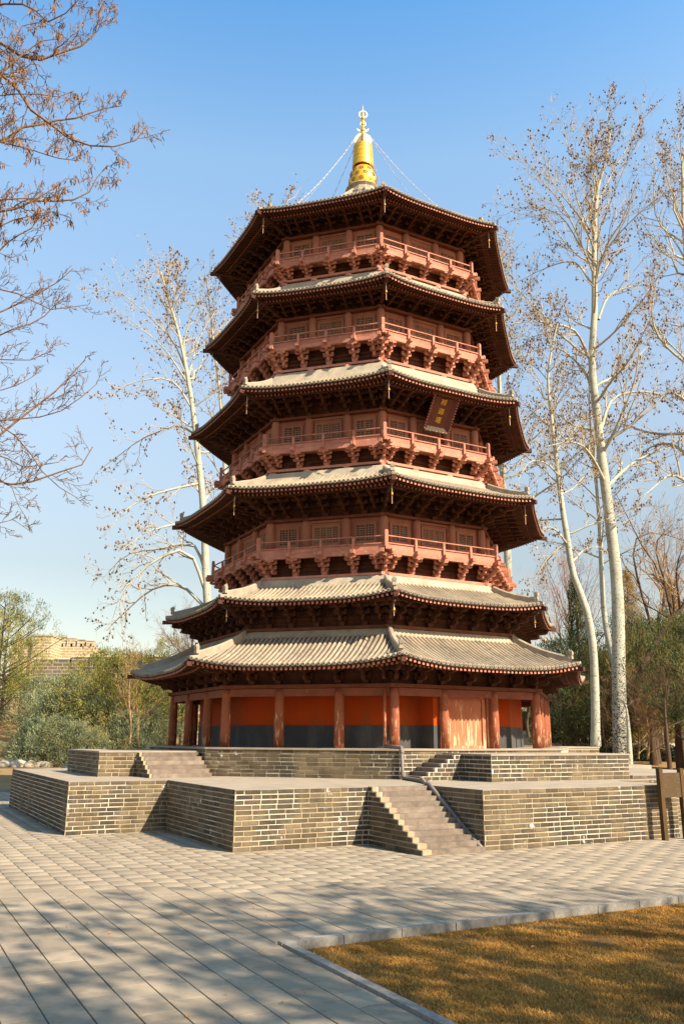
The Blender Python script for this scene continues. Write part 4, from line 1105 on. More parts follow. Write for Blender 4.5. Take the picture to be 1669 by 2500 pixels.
poplar('poplar_tree', px(D2, (1453, 1822), (1451, 1687), (1445, 1568), (1427, 1479), (1397, 1398), (1386, 1330), (1370, 1230), (1356, 1113), (1345, 1019), (1337, 930), (1345, 855), (1360, 790)), .15, .025,
    'slim pale poplar leaning to the left beside the big spotted poplar', [
        px(D2, (1345, 940), (1310, 900), (1270, 880), (1240, 910), dd=1), px(D2, (1362, 1160), (1330, 1130), (1290, 1130), (1255, 1190), dd=-2), px(D2, (1356, 1100), (1400, 1050), (1430, 1000), dd=2),
        px(D2, (1385, 1330), (1350, 1290), (1310, 1290), dd=-1), px(D2, (1392, 1375), (1430, 1340), (1475, 1335), dd=2), px(D2, (1384, 1320), (1330, 1370), (1285, 1450), dd=0)], autos=18, zlo=.45, spread=3.6, bud=.05, dens=1.0, droop=.1)
poplar('poplar_tree', px(38, (1515, 1850), (1500, 1640), (1484, 1562), (1473, 1494), (1467, 1389), (1463, 1300), (1452, 1150), (1440, 1043), (1436, 930)), .15, .02,
    'thin poplar rising close behind the big spotted poplar', [], autos=16, zlo=.45, spread=3.6, bud=.05, dens=.9, droop=.1)
poplar('poplar_tree', px(35, (1716, 1850), (1710, 1400), (1695, 1000), (1680, 700), (1667, 540), (1664, 400), (1660, 340)), .28, .03,
    'white poplar at the right edge of the photo with branches reaching inwards', [
        px(35, (1690, 900), (1640, 860), (1605, 820), (1590, 760), (1610, 640), dd=-2), px(35, (1675, 640), (1640, 580), (1600, 530), (1595, 420), (1600, 340), dd=1), px(35, (1695, 1000), (1640, 960), (1580, 980), dd=2),
        px(35, (1672, 560), (1640, 470), (1635, 380), dd=-1), px(35, (1700, 1150), (1650, 1090), (1590, 1090), (1540, 1140), dd=2), px(35, (1700, 1200), (1640, 1160), (1570, 1210), dd=-3)], autos=16, zlo=.4, spread=5, bud=.056, dens=1.0)
poplar('poplar_tree', px(39, (1252, 1790), (1240, 1400), (1228, 1200), (1217, 927), (1212, 800), (1216, 680), (1226, 610)), .20, .03,
    'pale poplar behind the right side of the pagoda, trunk showing between the eaves', [], autos=26, zlo=.40, spread=5.2, bud=.05, dens=.95)
# left of the pagoda
D6 = 38.0
poplar('poplar_tree', px(D6, (520, 1790), (512, 1565), (503, 1400), (497, 1250), (480, 1080), (465, 960), (447, 860), (430, 790), (406, 710), (394, 665)), .21, .03,
    'tall pale poplar standing behind the left side of the pagoda', [
        px(D6, (500, 1440), (470, 1360), (430, 1345), (350, 1390), (290, 1470), (262, 1560), dd=-2), px(D6, (498, 1480), (440, 1430), (370, 1440), (300, 1500), (260, 1540), dd=2),
        px(D6, (500, 1390), (470, 1330), (390, 1340), (310, 1355), (245, 1420), dd=1), px(D6, (487, 1180), (440, 1190), (370, 1210), (300, 1250), (270, 1290), dd=-2),
        px(D6, (475, 1060), (430, 1040), (350, 1070), (280, 1120), (240, 1150), dd=2), px(D6, (470, 1000), (420, 930), (340, 930), (280, 960), (250, 1000), dd=-1),
        px(D6, (455, 930), (400, 850), (330, 790), (260, 730), dd=-2), px(D6, (452, 900), (420, 830), (350, 760), (300, 720), (245, 700), dd=1), px(D6, (440, 830), (400, 740), (362, 680), (348, 650), dd=2),
        px(D6, (445, 850), (470, 760), (500, 700), (515, 650), dd=-1), px(D6, (440, 800), (430, 730), (412, 650), dd=1), px(D6, (460, 920), (490, 820), (540, 740), dd=2),
        px(D6, (490, 1240), (530, 1180), (560, 1190), dd=2), px(D6, (500, 1300), (440, 1280), (360, 1300), (300, 1340), dd=-3)], autos=12, zlo=.4, spread=4.2, bud=.06, dens=1.12, droop=.06)
poplar('poplar_tree', px(43, (640, 1790), (650, 1200), (655, 800), (668, 600), (705, 478)), .22, .03,
    'poplar behind the pagoda whose topmost twigs show above the highest roof on the left', [px(43, (662, 640), (640, 560), (610, 520), (585, 590), dd=1), px(43, (670, 560), (632, 515), (624, 470), dd=1), px(43, (660, 600), (600, 600), (575, 620), dd=-1)], autos=14, zlo=.6, spread=4.2, bud=.062, dens=.9)
poplar('poplar_tree', px(46, (560, 1790), (555, 1300), (540, 1000), (520, 820), (505, 680)), .16, .03,
    'slender poplar seen through the crown of the tall left poplar', [], autos=20, zlo=.35, spread=4.6, bud=.05, dens=.75)

# foreground: the pod bearing tree whose branches come in from the left
def L_(D, dd, *p): return [at(x / 1.8075, y / 1.8075, D + dd * i / max(1, len(p) - 1)) for i, (x, y) in enumerate(p)]
tp = resample([rf(-6.6, 11, -.05), rf(-6.3, 11, 3), rf(-6.4, 10.8, 6), rf(-5.9, 10.6, 9), rf(-5.7, 10.4, 12.5)], 20); trr = np.linspace(.20, .05, 20)
acac = empty('pod_tree', tuple(tp[0]), 'leafless tree reaching in from the left with hanging dry brown seed pods', 'tree')
mains = [(L_(9.6, 1, (-420, 60), (-160, 110), (0, 180), (120, 265), (200, 250), (390, 185), (440, 60), (455, -10)), .026), (L_(9.4, .3, (-420, 420), (-160, 360), (0, 310), (60, 287), (140, 200), (260, 170)), .022),
    (L_(9.8, .6, (-420, 300), (-180, 280), (0, 320), (90, 410), (150, 490), (205, 540), (310, 610), (420, 645), (530, 640), (600, 615), (652, 560)), .024), (L_(10, .8, (-420, 700), (-180, 670), (0, 615), (100, 570), (210, 545), (330, 515), (420, 490), (540, 465)), .024),
    (L_(9.5, -.6, (-420, 640), (-180, 610), (0, 630), (150, 660), (230, 690), (345, 720)), .015), (L_(9.2, -.5, (-420, -40), (-160, 40), (0, 20), (60, 10), (150, 40), (215, 105), (300, 50), (360, -10)), .02),
    (L_(10, .5, (-420, 960), (-180, 960), (0, 930), (60, 920), (150, 885), (250, 880), (350, 880), (420, 810), (470, 730)), .021), (L_(9.4, .3, (-400, 800), (-150, 850), (0, 880), (120, 870), (200, 870), (290, 790)), .016),
    (L_(10.4, .3, (-400, 1250), (-150, 1170), (0, 1110), (60, 1060), (140, 1000), (200, 940), (300, 950)), .017), (L_(9.9, .4, (-400, 1180), (-150, 1230), (0, 1270), (60, 1290), (150, 1330), (240, 1360), (380, 1350)), .016),
    (L_(9.4, .4, (-400, 1520), (-150, 1440), (0, 1380), (90, 1330), (200, 1280), (330, 1190)), .017), (L_(10.2, .5, (-400, 1560), (-150, 1520), (0, 1480), (100, 1440), (200, 1390), (290, 1310)), .017),
    (L_(9.8, .2, (-400, 1600), (-150, 1600), (0, 1590), (140, 1590), (210, 1540), (240, 1500)), .014), (L_(9.7, .5, (-420, 2130), (-160, 2030), (0, 1925), (60, 1870), (150, 1790), (250, 1720), (310, 1670), (370, 1590)), .024),
    (L_(9.5, .3, (-400, 1900), (-150, 1880), (0, 1850), (130, 1840), (260, 1820), (390, 1730), (435, 1690)), .015), (L_(9.3, .4, (-420, 2010), (-150, 2050), (0, 2110), (60, 2150), (200, 2110), (300, 2060), (380, 2050), (410, 1970)), .022),
    (L_(10.1, .3, (-400, 1950), (-150, 1970), (0, 2000), (120, 2060), (260, 2040)), .016), (L_(9.6, .3, (-50, 1880), (60, 1920), (130, 1980), (160, 2040), (230, 2120), (340, 2200)), .014), (L_(9.3, .2, (20, 2120), (60, 2150), (75, 2220), (125, 2300)), .01),
    (L_(9.0, .3, (-400, 480), (-150, 440), (0, 420), (100, 410), (180, 420), (270, 430), (330, 400)), .015), (L_(10.5, .3, (-400, 1050), (-150, 1010), (0, 1000), (80, 960), (150, 950), (230, 930)), .016), (L_(9.6, .2, (-400, 120), (-150, 200), (0, 240), (90, 130), (170, 90), (250, 120)), .014),
    (L_(10.3, .3, (-400, 1780), (-150, 1740), (0, 1720), (90, 1690), (180, 1640)), .014), (L_(9.6, .3, (-400, 2260), (-150, 2280), (0, 2300), (70, 2290), (130, 2340)), .012)]
LP, LR = [], []
for pts, r in mains:
    q = resample(pts, 14); j = np.abs(tp[:, 2] - (q[0][2] - .5)).argmin(); q = resample([tp[j]] + [tuple(p) for p in q], 16)
    LP.append(q); LR.append(r * np.linspace(1.5, .28, 16))
LP, LR = np.stack(LP), np.stack(LR); LP[:, 2:] += RNG.normal(0, .012, LP[:, 2:].shape)
put('trunk', np_mesh('trunk', *join([tubes(tp[None], trr[None], 10), tubes(LP, LR, 7)]), M['acaciatwig'], smooth=True), acac)
B, BR = shoots(LP, LR, 17, .17, 48, .10, .05, 7, .30, .55, .35, .62, .035)
Cc, CR = shoots(B, BR, 7, .45, 45, .06, .05, 5, .12, .65, .5, .35, .04)
Dd, DR = shoots(Cc, CR, 2, .5, 42, .05, .02, 3, .3, .75, .6, .3, .04)
put('crown', np_mesh('crown', *join([tubes(B, BR, 4), tubes(Cc, CR * .9, 3), tubes(Dd, np.maximum(DR * .7, .0024), 3)]), M['acaciatwig']), acac)
zc = at(0, 640, 9.6).z; pp = np.concatenate([B[:, 2:].reshape(-1, 3), Cc[:, 1:].reshape(-1, 3)]); pr_ = np.clip((pp[:, 2] - zc) / 1.6 + .12, 0.015, 1); pp = pp[RNG.random(len(pp)) < pr_ * .5]; pp = pp + RNG.normal(0, .015, pp.shape)
n = len(pp); a = RNG.uniform(0, 6.28, n); ln = RNG.uniform(.06, .13, n); w = RNG.uniform(.007, .012, n)
d = unit_rows(np.stack([RNG.normal(0, .35, n), RNG.normal(0, .35, n), -np.ones(n)], 1)); e = unit_rows(np.cross(d, np.stack([np.cos(a), np.sin(a), np.zeros(n)], 1))); c2 = np.cross(d, e)
m0 = pp + d * (ln * .5)[:, None] + c2 * (ln * .10)[:, None]; tip = pp + d * ln[:, None]
Vp = np.stack([pp, m0 + e * w[:, None], m0 - e * w[:, None], tip, m0 + c2 * (w * .7)[:, None]], 1).reshape(-1, 3); k = np.arange(n) * 5
Fp = np.concatenate([np.stack([k, k + 1, k + 4], 1), np.stack([k, k + 4, k + 2], 1), np.stack([k + 1, k + 3, k + 4], 1), np.stack([k + 2, k + 4, k + 3], 1)])
tag(put('seed_pods', np_mesh('seed_pods', Vp, Fp, M['pod']), acac), kind='stuff')

# bare brown trees and bushes of the background
def bare(name, base, pts, r, label, mat_trunk, mat_twig, autos=14, zlo=.3, spread=3, dens=1.0, up=1.0, limbs_px=(), droop=0.0, bud=None):
    tr = resample(pts, 18); rr = r * (1 - .8 * np.linspace(0, 1, 18)); root = empty(name, tuple(tr[0]), label, 'tree' if 'tree' in name else 'shrub')
    spec = []
    for i in range(autos):
        hf = zlo + (.97 - zlo) * (i + RNG.random()) / autos; k = (hf - zlo) / (1 - zlo)
        spec.append((hf, i * 137.5 + RNG.normal(0, 20), (25 + 40 * k) * up, spread * (1 - .5 * k) * RNG.uniform(.75, 1.2), .2 - droop))
    limbs = limb_set(tr, rr, spec) + [(resample(p, 9), r * .36) for p in limbs_px]
    LP = np.stack([resample(q, 9) for q, _ in limbs]); LR = np.stack([np.maximum(r0 * (1 - .85 * np.linspace(0, 1, 9)), .008) for _, r0 in limbs])
    put('trunk', np_mesh('trunk', *join([tubes(tr[None], rr[None], 9), tubes(LP, LR, 5)]), M[mat_trunk], smooth=True), root)
    B, BR = shoots(LP, LR, int(9 * dens), .42, 40, .15, .1 - droop, 5, .15, .6, .4, .4, .035); Cc, CR = shoots(B, BR, int(6 * dens), .5, 38, .1, .08 - droop, 4, .1, .7, .5, .35, .035)
    put('crown', np_mesh('crown', *join([tubes(B, BR, 3), tubes(Cc, np.maximum(CR, .005), 3)]), M[mat_twig]), root)
    if bud: bv, bf, br_ = buds(Cc, 1, bud, .03); tag(put('buds', np_mesh('buds', bv, bf, M['bud'], br_), root), kind='stuff')
    return root
D5 = 37
bare('leaning_tree', None, px(D5, (1530, 1850), (1533, 1750), (1545, 1690), (1570, 1620), (1605, 1560), (1640, 1510), (1690, 1455), (1760, 1380)), .21, 'dark brown tree trunk leaning strongly to the right beside the spotted poplar', 'darkbark', 'browntwig', 8, .6, 3.0, 1.0, 1.0,
    [px(D5, (1610, 1555), (1603, 1520), (1618, 1480), (1610, 1400), (1570, 1340), (1500, 1200), dd=2), px(D5, (1640, 1510), (1620, 1420), (1600, 1330), (1640, 1280), dd=1), px(D5, (1600, 1560), (1560, 1430), (1545, 1330), (1590, 1300), (1669, 1320), dd=3),
     px(D5, (1660, 1490), (1650, 1400), (1665, 1330), dd=-1)], bud=.03)
bare('bare_tree', None, px(50, (1405, 1810), (1400, 1650), (1395, 1540), (1385, 1440)), .2, 'bare reddish tree with fine twigs behind the right eaves', 'darkbark', 'redtwig', 26, .35, 5.0, 1.3, 1.3)
bare('bare_tree', None, px(52, (470, 1800), (468, 1700), (466, 1620), (470, 1560)), .16, 'pinkish bare tree showing between the left eaves of the pagoda', 'darkbark', 'redtwig', 22, .4, 3.6, 1.4, 1.0)
for i, (x0, D) in enumerate(((1580, 36), (1556, 37.5))):
    bare('bare_bush', None, px(D, (x0, 1852), (x0 + 3, 1800), (x0 - 4, 1740), (x0 + 4, 1690)), .06, ('bare brown bush of many upright stems right of the spotted poplar', 'smaller bare brown bush close against the big poplar trunk')[i], 'browntwig', 'browntwig', 18, .05, 2.3, 1.5, 1.0)
bare('bare_tree', None, px(44, (1655, 1840), (1652, 1600), (1640, 1450), (1620, 1350)), .14, 'bare brown tree with tangled twigs at the far right', 'darkbark', 'browntwig', 22, .3, 4.6, 1.3, 1.1)
bare('bare_tree', None, px(36, (1290, 1800), (1286, 1760), (1300, 1700), (1320, 1660)), .07, 'small dark bare tree seen between the columns on the right', 'darkbark', 'darkbark', 12, .3, 1.6, 1.0, 1.0)
bare('bare_tree', None, px(38, (1404, 1812), (1402, 1780), (1402, 1740), (1400, 1690)), .10, 'low spreading dark tree in front of the conifers right of the pagoda', 'darkbark', 'darkbark', 12, .25, 2.6, 1.0, 1.0)

# foliage -----------------------------------------------------------------
def tufts(c, n, L, w, outward, up, cen, spread=.8):
    """n short blade-like leaves around each of the clump centres c (array), fanned away from cen"""
    N = len(c); base = np.repeat(c, n, 0); m = len(base)
    o = unit_rows(base - np.array(cen)); d = unit_rows(o * outward + np.array([0, 0, up]) + RNG.normal(0, spread, (m, 3)))
    b = base + RNG.normal(0, 1, (m, 3)) * L * .9
    e = unit_rows(np.cross(d, RNG.normal(size=(m, 3)))); ll = (L * RNG.uniform(.6, 1.4, m))[:, None]; ww = (w * RNG.uniform(.6, 1.4, m))[:, None]
    V = np.stack([b - e * ww * .5, b + e * ww * .5, b + d * ll * .6 + e * ww, b + d * ll, b + d * ll * .6 - e * ww], 1).reshape(-1, 3); k = np.arange(m) * 5
    F = np.concatenate([np.stack([k, k + 1, k + 2], 1), np.stack([k, k + 2, k + 4], 1), np.stack([k + 4, k + 2, k + 3], 1)])
    r = np.clip(np.repeat(RNG.random(N), n) * .8 + RNG.random(m) * .2, 0, 1)
    return V, F, np.tile(r, 3)
def crown_points(kind, n, h, r):
    """clump centres in a crown of height h and radius r standing on z = 0"""
    a = RNG.uniform(0, 2 * np.pi, n); u = RNG.random(n)
    if kind == 'cone':
        z = h * (.06 + .94 * u); R = r * (1 - u) ** .75 * (.55 + .45 * np.sqrt(RNG.random(n))) * (1 + .22 * np.sin(3 * a + z * 1.7) + .15 * np.sin(5 * a - z * 2.9))
    elif kind == 'bush':
        z = h * (.02 + .95 * u ** .9); R = r * np.sqrt(np.clip(1 - (z / h) ** 2.2, .02, 1)) * (.5 + .5 * np.sqrt(RNG.random(n))) * (1 + .25 * np.sin(4 * a + 3 * u) + .15 * np.sin(9 * a))
    else:
        z = h * (.28 + .72 * u); q = (z / h - .62) / .40; R = r * np.sqrt(np.clip(1 - q * q, .03, 1)) * (.35 + .65 * np.sqrt(RNG.random(n))) * (1 + .3 * np.sin(3 * a + 5 * u) + .2 * np.sin(7 * a - 9 * u))
    return np.stack([R * np.cos(a), R * np.sin(a), z], 1)
PROTO = {}
def plant(name, loc, kind, h, r, mat, label, cat, n=420, per=11, L=.16, w=.022, group=None, rot=None, trunk=True, up=.5, outward=.8):
    key = (name, kind, mat, n, per, round(2 * h / r), trunk)
    if key not in PROTO:
        H, R = 4.0, 4.0 * r / h; k = 4.0 / h
        c = crown_points(kind, n, H, R); V, F, rn = tufts(c, per, L * k, w * k, outward, up, (0, 0, H * .3))
        me = np_mesh('crown', V, F, M[mat], rn)
        t = resample([(0, 0, -.15), (.04, .02, H * .3), (-.03, .05, H * .6), (.02, 0, H * .93)], 10); sel = c[RNG.choice(len(c), min(40, len(c)), False)]
        zb = np.clip(sel[:, 2] - np.hypot(sel[:, 0], sel[:, 1]) * .7, .1, None); st = np.stack([np.zeros(len(sel)), np.zeros(len(sel)), zb], 1)
        lim = np.stack([st, st * .5 + sel * .5 + np.array([0, 0, -.05]), sel], 1)
        tm = np_mesh('trunk', *join([tubes(t[None], np.linspace(.075, .012, 10)[None], 7), tubes(lim, np.tile([.022, .014, .006], (len(sel), 1)), 4)]), M['darkbark'], smooth=True)
        PROTO[key] = (me, tm)
    me, tm = PROTO[key]; root = empty(name, loc, label, cat, group)
    Mx = T(*loc) @ Matrix.Rotation(RNG.uniform(0, 6.28) if rot is None else rot, 4, 'Z') @ Matrix.Diagonal((h / 4, h / 4, h / 4, 1))
    put('crown', me, root, Mx)
    if trunk: put('trunk', tm, root, Mx)
    return root
def gz(r, f): p = rf(r, f); return terrain_z(r, f, p.x, p.y) - .09
def spot(pxx, D):
    p = at(pxx, 1800, D); v = p - CAM; r = v.dot(RIGHT_H); return rf(r, D, gz(r, D))
def ht(pxx, py, D): return at(pxx, py, D).z - spot(pxx, D).z

# left bank: pines and junipers
for (x, ytop, D, rw, lab) in (
    (-20, 1452, 56.0, 2.94, 'bright pine at the left edge of the photo with an open pointed top'), (-5, 1500, 61, 2.6, 'pine on the bank just right of the pine at the left edge'),
    (262, 1592, 49.0, 2.66, 'pine with several upright shoots in front of the dark battlement'), (330, 1600, 50.4, 2.94, 'yellowish pine on the bank left of the lowest eave'), (402, 1560, 58.8, 2.24, 'small pine with a spiky top above the left end of the lowest roof'),
    (440, 1640, 53.2, 2.8, 'pine seen between the left columns of the pagoda'), (210, 1648, 54.6, 2.24, 'middle pine on the bank below the crenellated wall')):
    plant('pine_tree', spot(x, D), 'pine', ht(x, ytop, D), rw, 'pine', lab, 'tree', 640, 20, .17, .016, up=.7)
for (x, ytop, D, rw, lab) in (
    (150, 1648, 52.5, 2.38, 'tall blue green juniper mass in the middle of the bank'), (195, 1672, 49.7, 1.96, 'juniper bush right of the tall blue green juniper'), (112, 1655, 56.0, 1.96, 'juniper bush left of the tall blue green juniper'),
    (150, 1745, 47.0, 1.4, 'low grey green juniper at the foot of the bank beside the white boulders'), (192, 1760, 46.8, 1.26, 'low juniper behind the left brick block'), (12, 1812, 47.9, 0.7, 'small juniper clump on the orange earth at the left edge'),
    (135, 1700, 49.8, 1.54, 'juniper at mid height on the bank above the orange earth'), (255, 1700, 48.4, 1.68, 'juniper in front of the thin brown saplings'), (305, 1735, 47.3, 1.4, 'low juniper just left of the left column'),
    (355, 1720, 48.4, 1.54, 'juniper behind the leftmost column'), (85, 1760, 47.9, 0.84, 'tiny juniper on the bare orange slope'), (420, 1760, 47.6, 1.26, 'juniper glimpsed between the left columns'), (230, 1775, 46.5, 0.98, 'low juniper tuft behind the left block top'),
    (40, 1650, 60.2, 2.1, 'juniper high on the bank near the left edge'), (290, 1662, 56.0, 2.38, 'juniper high on the bank below the dark wall'), (375, 1650, 57.4, 2.52, 'broad juniper high on the bank left of the pagoda')):
    plant('juniper_bush', spot(x, D), 'bush', ht(x, ytop, D), rw, 'juniper', lab, 'shrub', 420, 20, .17, .018, group='junipers on the bank', trunk=True, up=.9)
for i, (x, D) in enumerate(((318, 46.5), (336, 47.5))):
    bare('bare_sapling_tree', None, px(D, (x, 1815), (x + 2, 1760), (x - 3, 1700), (x + 4, 1620)), .06, ('thin pale bare sapling in front of the pines left of the pagoda', 'second thin sapling close to the leftmost column')[i], 'browntwig', 'browntwig', 12, .1, 2.1, .9, 1.4)

# boulders edging the earth strip, rubble on the bare slope
for i, (x, w_) in enumerate(((-12, .8), (22, .75), (52, .7), (78, .55), (100, .5), (122, .45))):
    w_ *= 1.4; p = spot(x, 46.2); mb = MB(); prof = [(.001, -.1), (w_ * .5, -.05), (w_ * .52, .12), (w_ * .40, .27), (w_ * .15, .33), (.001, .33)]
    mb.lathe(prof, 9); mb.v = [(a * (1 + .25 * math.sin(7 * b + i * 3)), b * (.8 + .2 * math.sin(5 * a + i)), c * (1 + .2 * math.sin(9 * a + 5 * b + i))) for a, b, c in mb.v]
    o = mb.build('boulder', M['boulder'], None, T(p.x, p.y, p.z) @ RZ(40 * i), True)
    tag(o, ('pale boulder cut by the left edge of the photo', 'largest pale boulder at the foot of the orange slope', 'rounded pale boulder right of the largest one', 'small pale boulder in the middle of the boulder row', 'small pale boulder near the dark junipers', 'smallest boulder at the right end of the row')[i], 'boulder', 'boulders along the earth bank')
em = MB(); N = 9
for j in range(N):
    for i in range(N):
        f = 46.8 + 5.0 * j / (N - 1); r = -21.8 + 5.4 * i / (N - 1); p = rf(r, f); em.v.append((p.x, p.y, terrain_z(r, f, p.x, p.y) + .03 + .06 * math.sin(i * 2.1 + j * 1.3) - (.25 if i in (0, N - 1) or j in (0, N - 1) else 0)))
for j in range(N - 1):
    for i in range(N - 1): em.f.append((j * N + i, j * N + i + 1, (j + 1) * N + i + 1, (j + 1) * N + i)); em.m.append(0)
tag(em.build('earth_bank', M['earth'], smooth=True), kind='structure')

# crenellated wall and tower on the hill
def uv_box(mb_list, x0, x1, y0, y1, z0, z1, Mx): mb_list.append((x0, x1, y0, y1, z0, z1, Mx))
def brick_box(name, boxes, mat, parent):
    """boxes with face UVs in metres so that the brick pattern follows every face"""
    mb = MB()
    for b in boxes: mb.box(*b)
    me = mb.mesh(name, M[mat]); uvl = me.uv_layers.new(name='UVMap')
    for p in me.polygons:
        nn = p.normal
        for li in p.loop_indices:
            co = me.vertices[me.loops[li].vertex_index].co; loc = boxes[p.index // 6][6].inverted() @ co
            ln_ = boxes[p.index // 6][6].inverted().to_3x3() @ nn
            uvl.data[li].uv = (loc.y if abs(ln_.x) > .5 else loc.x, loc.y if abs(ln_.z) > .5 else loc.z)
    return put(name, me, parent)
def frame_at(pxx, D, z=0, turn=0):
    p = at(pxx, 1640, D); return T(p.x, p.y, z) @ Matrix.Rotation(-YAW + math.radians(turn), 4, 'Z')
DT = 110.0
tw = empty('watchtower', tuple(at(175, 1600, DT)), 'pale sunlit brick watchtower with battlements on the hill to the left', 'tower')
zt_ = at(180, 1578, DT).z; zb_ = at(180, 1690, DT).z; k = DT * 1.03 / FOC
Fm = frame_at(138, DT, 0, 0)
x1 = (219 - 138) * k
brick_box('tower_wall', [(0, x1, 0, 8, zb_, zt_, Fm)], 'castle', tw)
Fs = frame_at(115, DT + 3, 0, 0)
for i, (a, b) in enumerate(((126, 152), (158, 176), (181, 198), (202, 220))):
    o = brick_box('merlon', [((a - 138) * k, (b - 138) * k, .01, .8, zt_ + .002, at(a, 1556 + 3.4 * i, DT).z, Fm)], 'castle', tw)
    MB().box((a - 138) * k - .05, (b - 138) * k + .05, -.06, .87, at(a, 1556 + 3.4 * i, DT).z, at(a, 1556 + 3.4 * i, DT).z + .14, Fm).build('coping', M['castledark'], o)
for x in (146, 168, 191, 213): MB().box((x - 138) * k - .11, (x - 138) * k + .11, -.02, .2, at(x, 1576, DT).z - .14, at(x, 1574, DT).z + .14, Fm).build('loophole', M['dark'], tw)
lt = empty('watchtower', tuple(at(95, 1600, DT - 4)), 'plain pale brick tower block left of the battlemented watchtower', 'tower')
Fl = frame_at(73, DT - 4, 0, 0); k2 = (DT - 4) * 1.03 / FOC
brick_box('tower_wall', [(0, (117 - 73) * k2, 0, 5, zb_, at(95, 1553, DT - 4).z, Fl)], 'castle', lt)
MB().box(-.08, (117 - 73) * k2 + .08, -.08, 5.1, at(95, 1553, DT - 4).z, at(95, 1549, DT - 4).z, Fl).build('coping', M['castledark'], lt)
brick_box('merlon', [(-2.2, -.9, 1, 2, zb_, at(60, 1556, DT - 4).z, Fl)], 'castle', lt); brick_box('low_wall', [(-2.8, 0, .5, 2, zb_, at(50, 1570, DT - 4).z, Fl)], 'castle', lt)
DW = 85.0; k3 = DW * 1.03 / FOC
dw = empty('battlement_wall', tuple(at(250, 1650, DW)), 'dark shaded brick battlement running along the hilltop below the watchtower', 'wall')
Fw = frame_at(80, DW, 0, -3)
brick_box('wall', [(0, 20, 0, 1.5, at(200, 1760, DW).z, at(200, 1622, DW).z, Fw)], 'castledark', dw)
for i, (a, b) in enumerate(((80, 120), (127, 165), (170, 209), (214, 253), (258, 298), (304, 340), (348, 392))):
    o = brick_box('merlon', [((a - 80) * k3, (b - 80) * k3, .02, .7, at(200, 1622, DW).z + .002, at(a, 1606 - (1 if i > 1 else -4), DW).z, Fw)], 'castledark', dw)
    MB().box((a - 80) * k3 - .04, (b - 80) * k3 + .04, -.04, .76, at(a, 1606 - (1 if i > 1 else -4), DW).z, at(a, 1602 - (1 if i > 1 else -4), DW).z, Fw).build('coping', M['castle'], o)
sw = empty('stone_wall', tuple(spot(475, 62)), 'pale brick wall glimpsed between the left columns of the pagoda', 'wall')
brick_box('wall', [(-1.5, 2.2, 0, .5, gz(-11, 62) - .5, at(475, 1735, 62).z, frame_at(475, 62))], 'castle', sw)

# right background
for (x, yt, D, rw, kd, mt, lab, nm) in (
    (1427, 1412, 44, 1.15, 'cone', 'darkpine', 'narrow dark cypress rising behind the slim leaning poplar', 'cypress_tree'), (1561, 1395, 48, 1.9, 'cone', 'cypress', 'golden brown cypress between the big poplar and the right edge', 'cypress_tree'),
    (1669, 1420, 50, 2.0, 'cone', 'cypress', 'golden brown cypress cut by the right edge', 'cypress_tree'),
    (1385, 1565, 41, 2.1, 'pine', 'darkpine', 'rounded dark pine right behind the lowest eave corner', 'conifer_tree'), (1372, 1655, 38, 2.0, 'pine', 'darkpine', 'dark conifer filling the gap right of the right columns', 'conifer_tree'),
    (1480, 1600, 46, 2.6, 'pine', 'darkpine', 'dark conifer mass between the two white trunks', 'conifer_tree'), (1545, 1505, 47, 2.6, 'pine', 'darkpine', 'dark green conifer behind the leaning brown trunk', 'conifer_tree'),
    (1625, 1520, 42, 2.8, 'pine', 'darkpine', 'large dark conifer beneath the golden cypress at the right', 'conifer_tree'), (1722, 1500, 34, 2.3, 'pine', 'darkpine', 'dark conifer at the right edge above the notice board', 'conifer_tree'), (1610, 1560, 41, 2.4, 'pine', 'darkpine', 'dark conifer close behind the bare brown bush', 'conifer_tree'),
    (1300, 1640, 44, 2.2, 'pine', 'darkpine', 'dark conifer seen through the open porch on the right', 'conifer_tree'), (1440, 1660, 43, 2.2, 'pine', 'darkpine', 'dark conifer behind the slim leaning poplar', 'conifer_tree')):
    plant(nm, spot(x, D), kd, ht(x, yt, D), rw, mt, lab, 'tree', 620, 24, .12, .012, up=.35 if kd == 'pine' else .9)
def willow(x, ytop, D, label):
    p = spot(x, D); h = ht(x, ytop, D); root = empty('willow_tree', tuple(p), label, 'tree')
    t = resample([(p.x, p.y, p.z), (p.x + .1, p.y, p.z + h * .4), (p.x - .1, p.y + .1, p.z + h * .85)], 10); put('trunk', np_mesh('trunk', *tubes(t[None], np.linspace(.22, .07, 10)[None], 8), M['darkbark'], smooth=True), root)
    n = 420; a = RNG.uniform(0, 6.28, n); R = 2.6 * np.sqrt(RNG.random(n)); z0 = p.z + h * (1 - .30 * (R / 2.6) ** 2) * RNG.uniform(.75, 1, n); ln = h * RNG.uniform(.25, .55, n)
    s = np.linspace(0, 1, 6)[None, :, None]; b = np.stack([p.x + R * np.cos(a), p.y + R * np.sin(a), z0], 1)[:, None, :]; o = np.stack([np.cos(a) * .35, np.sin(a) * .35, np.zeros(n)], 1)[:, None, :]
    P = b + o * np.sqrt(s) + np.array([0, 0, -1.0]) * s * ln[:, None, None]; P[:, 1:] += RNG.normal(0, .03, P[:, 1:].shape)
    put('crown', np_mesh('crown', *tubes(P, np.full((n, 6), .011), 3), M['willow']), root)
willow(1600, 1480, 40, 'willow with hanging yellow green strands at the right'); willow(1520, 1560, 43, 'willow strands hanging behind the big poplar trunk'); willow(1460, 1600, 45, 'willow between the slim poplar and the big poplar')
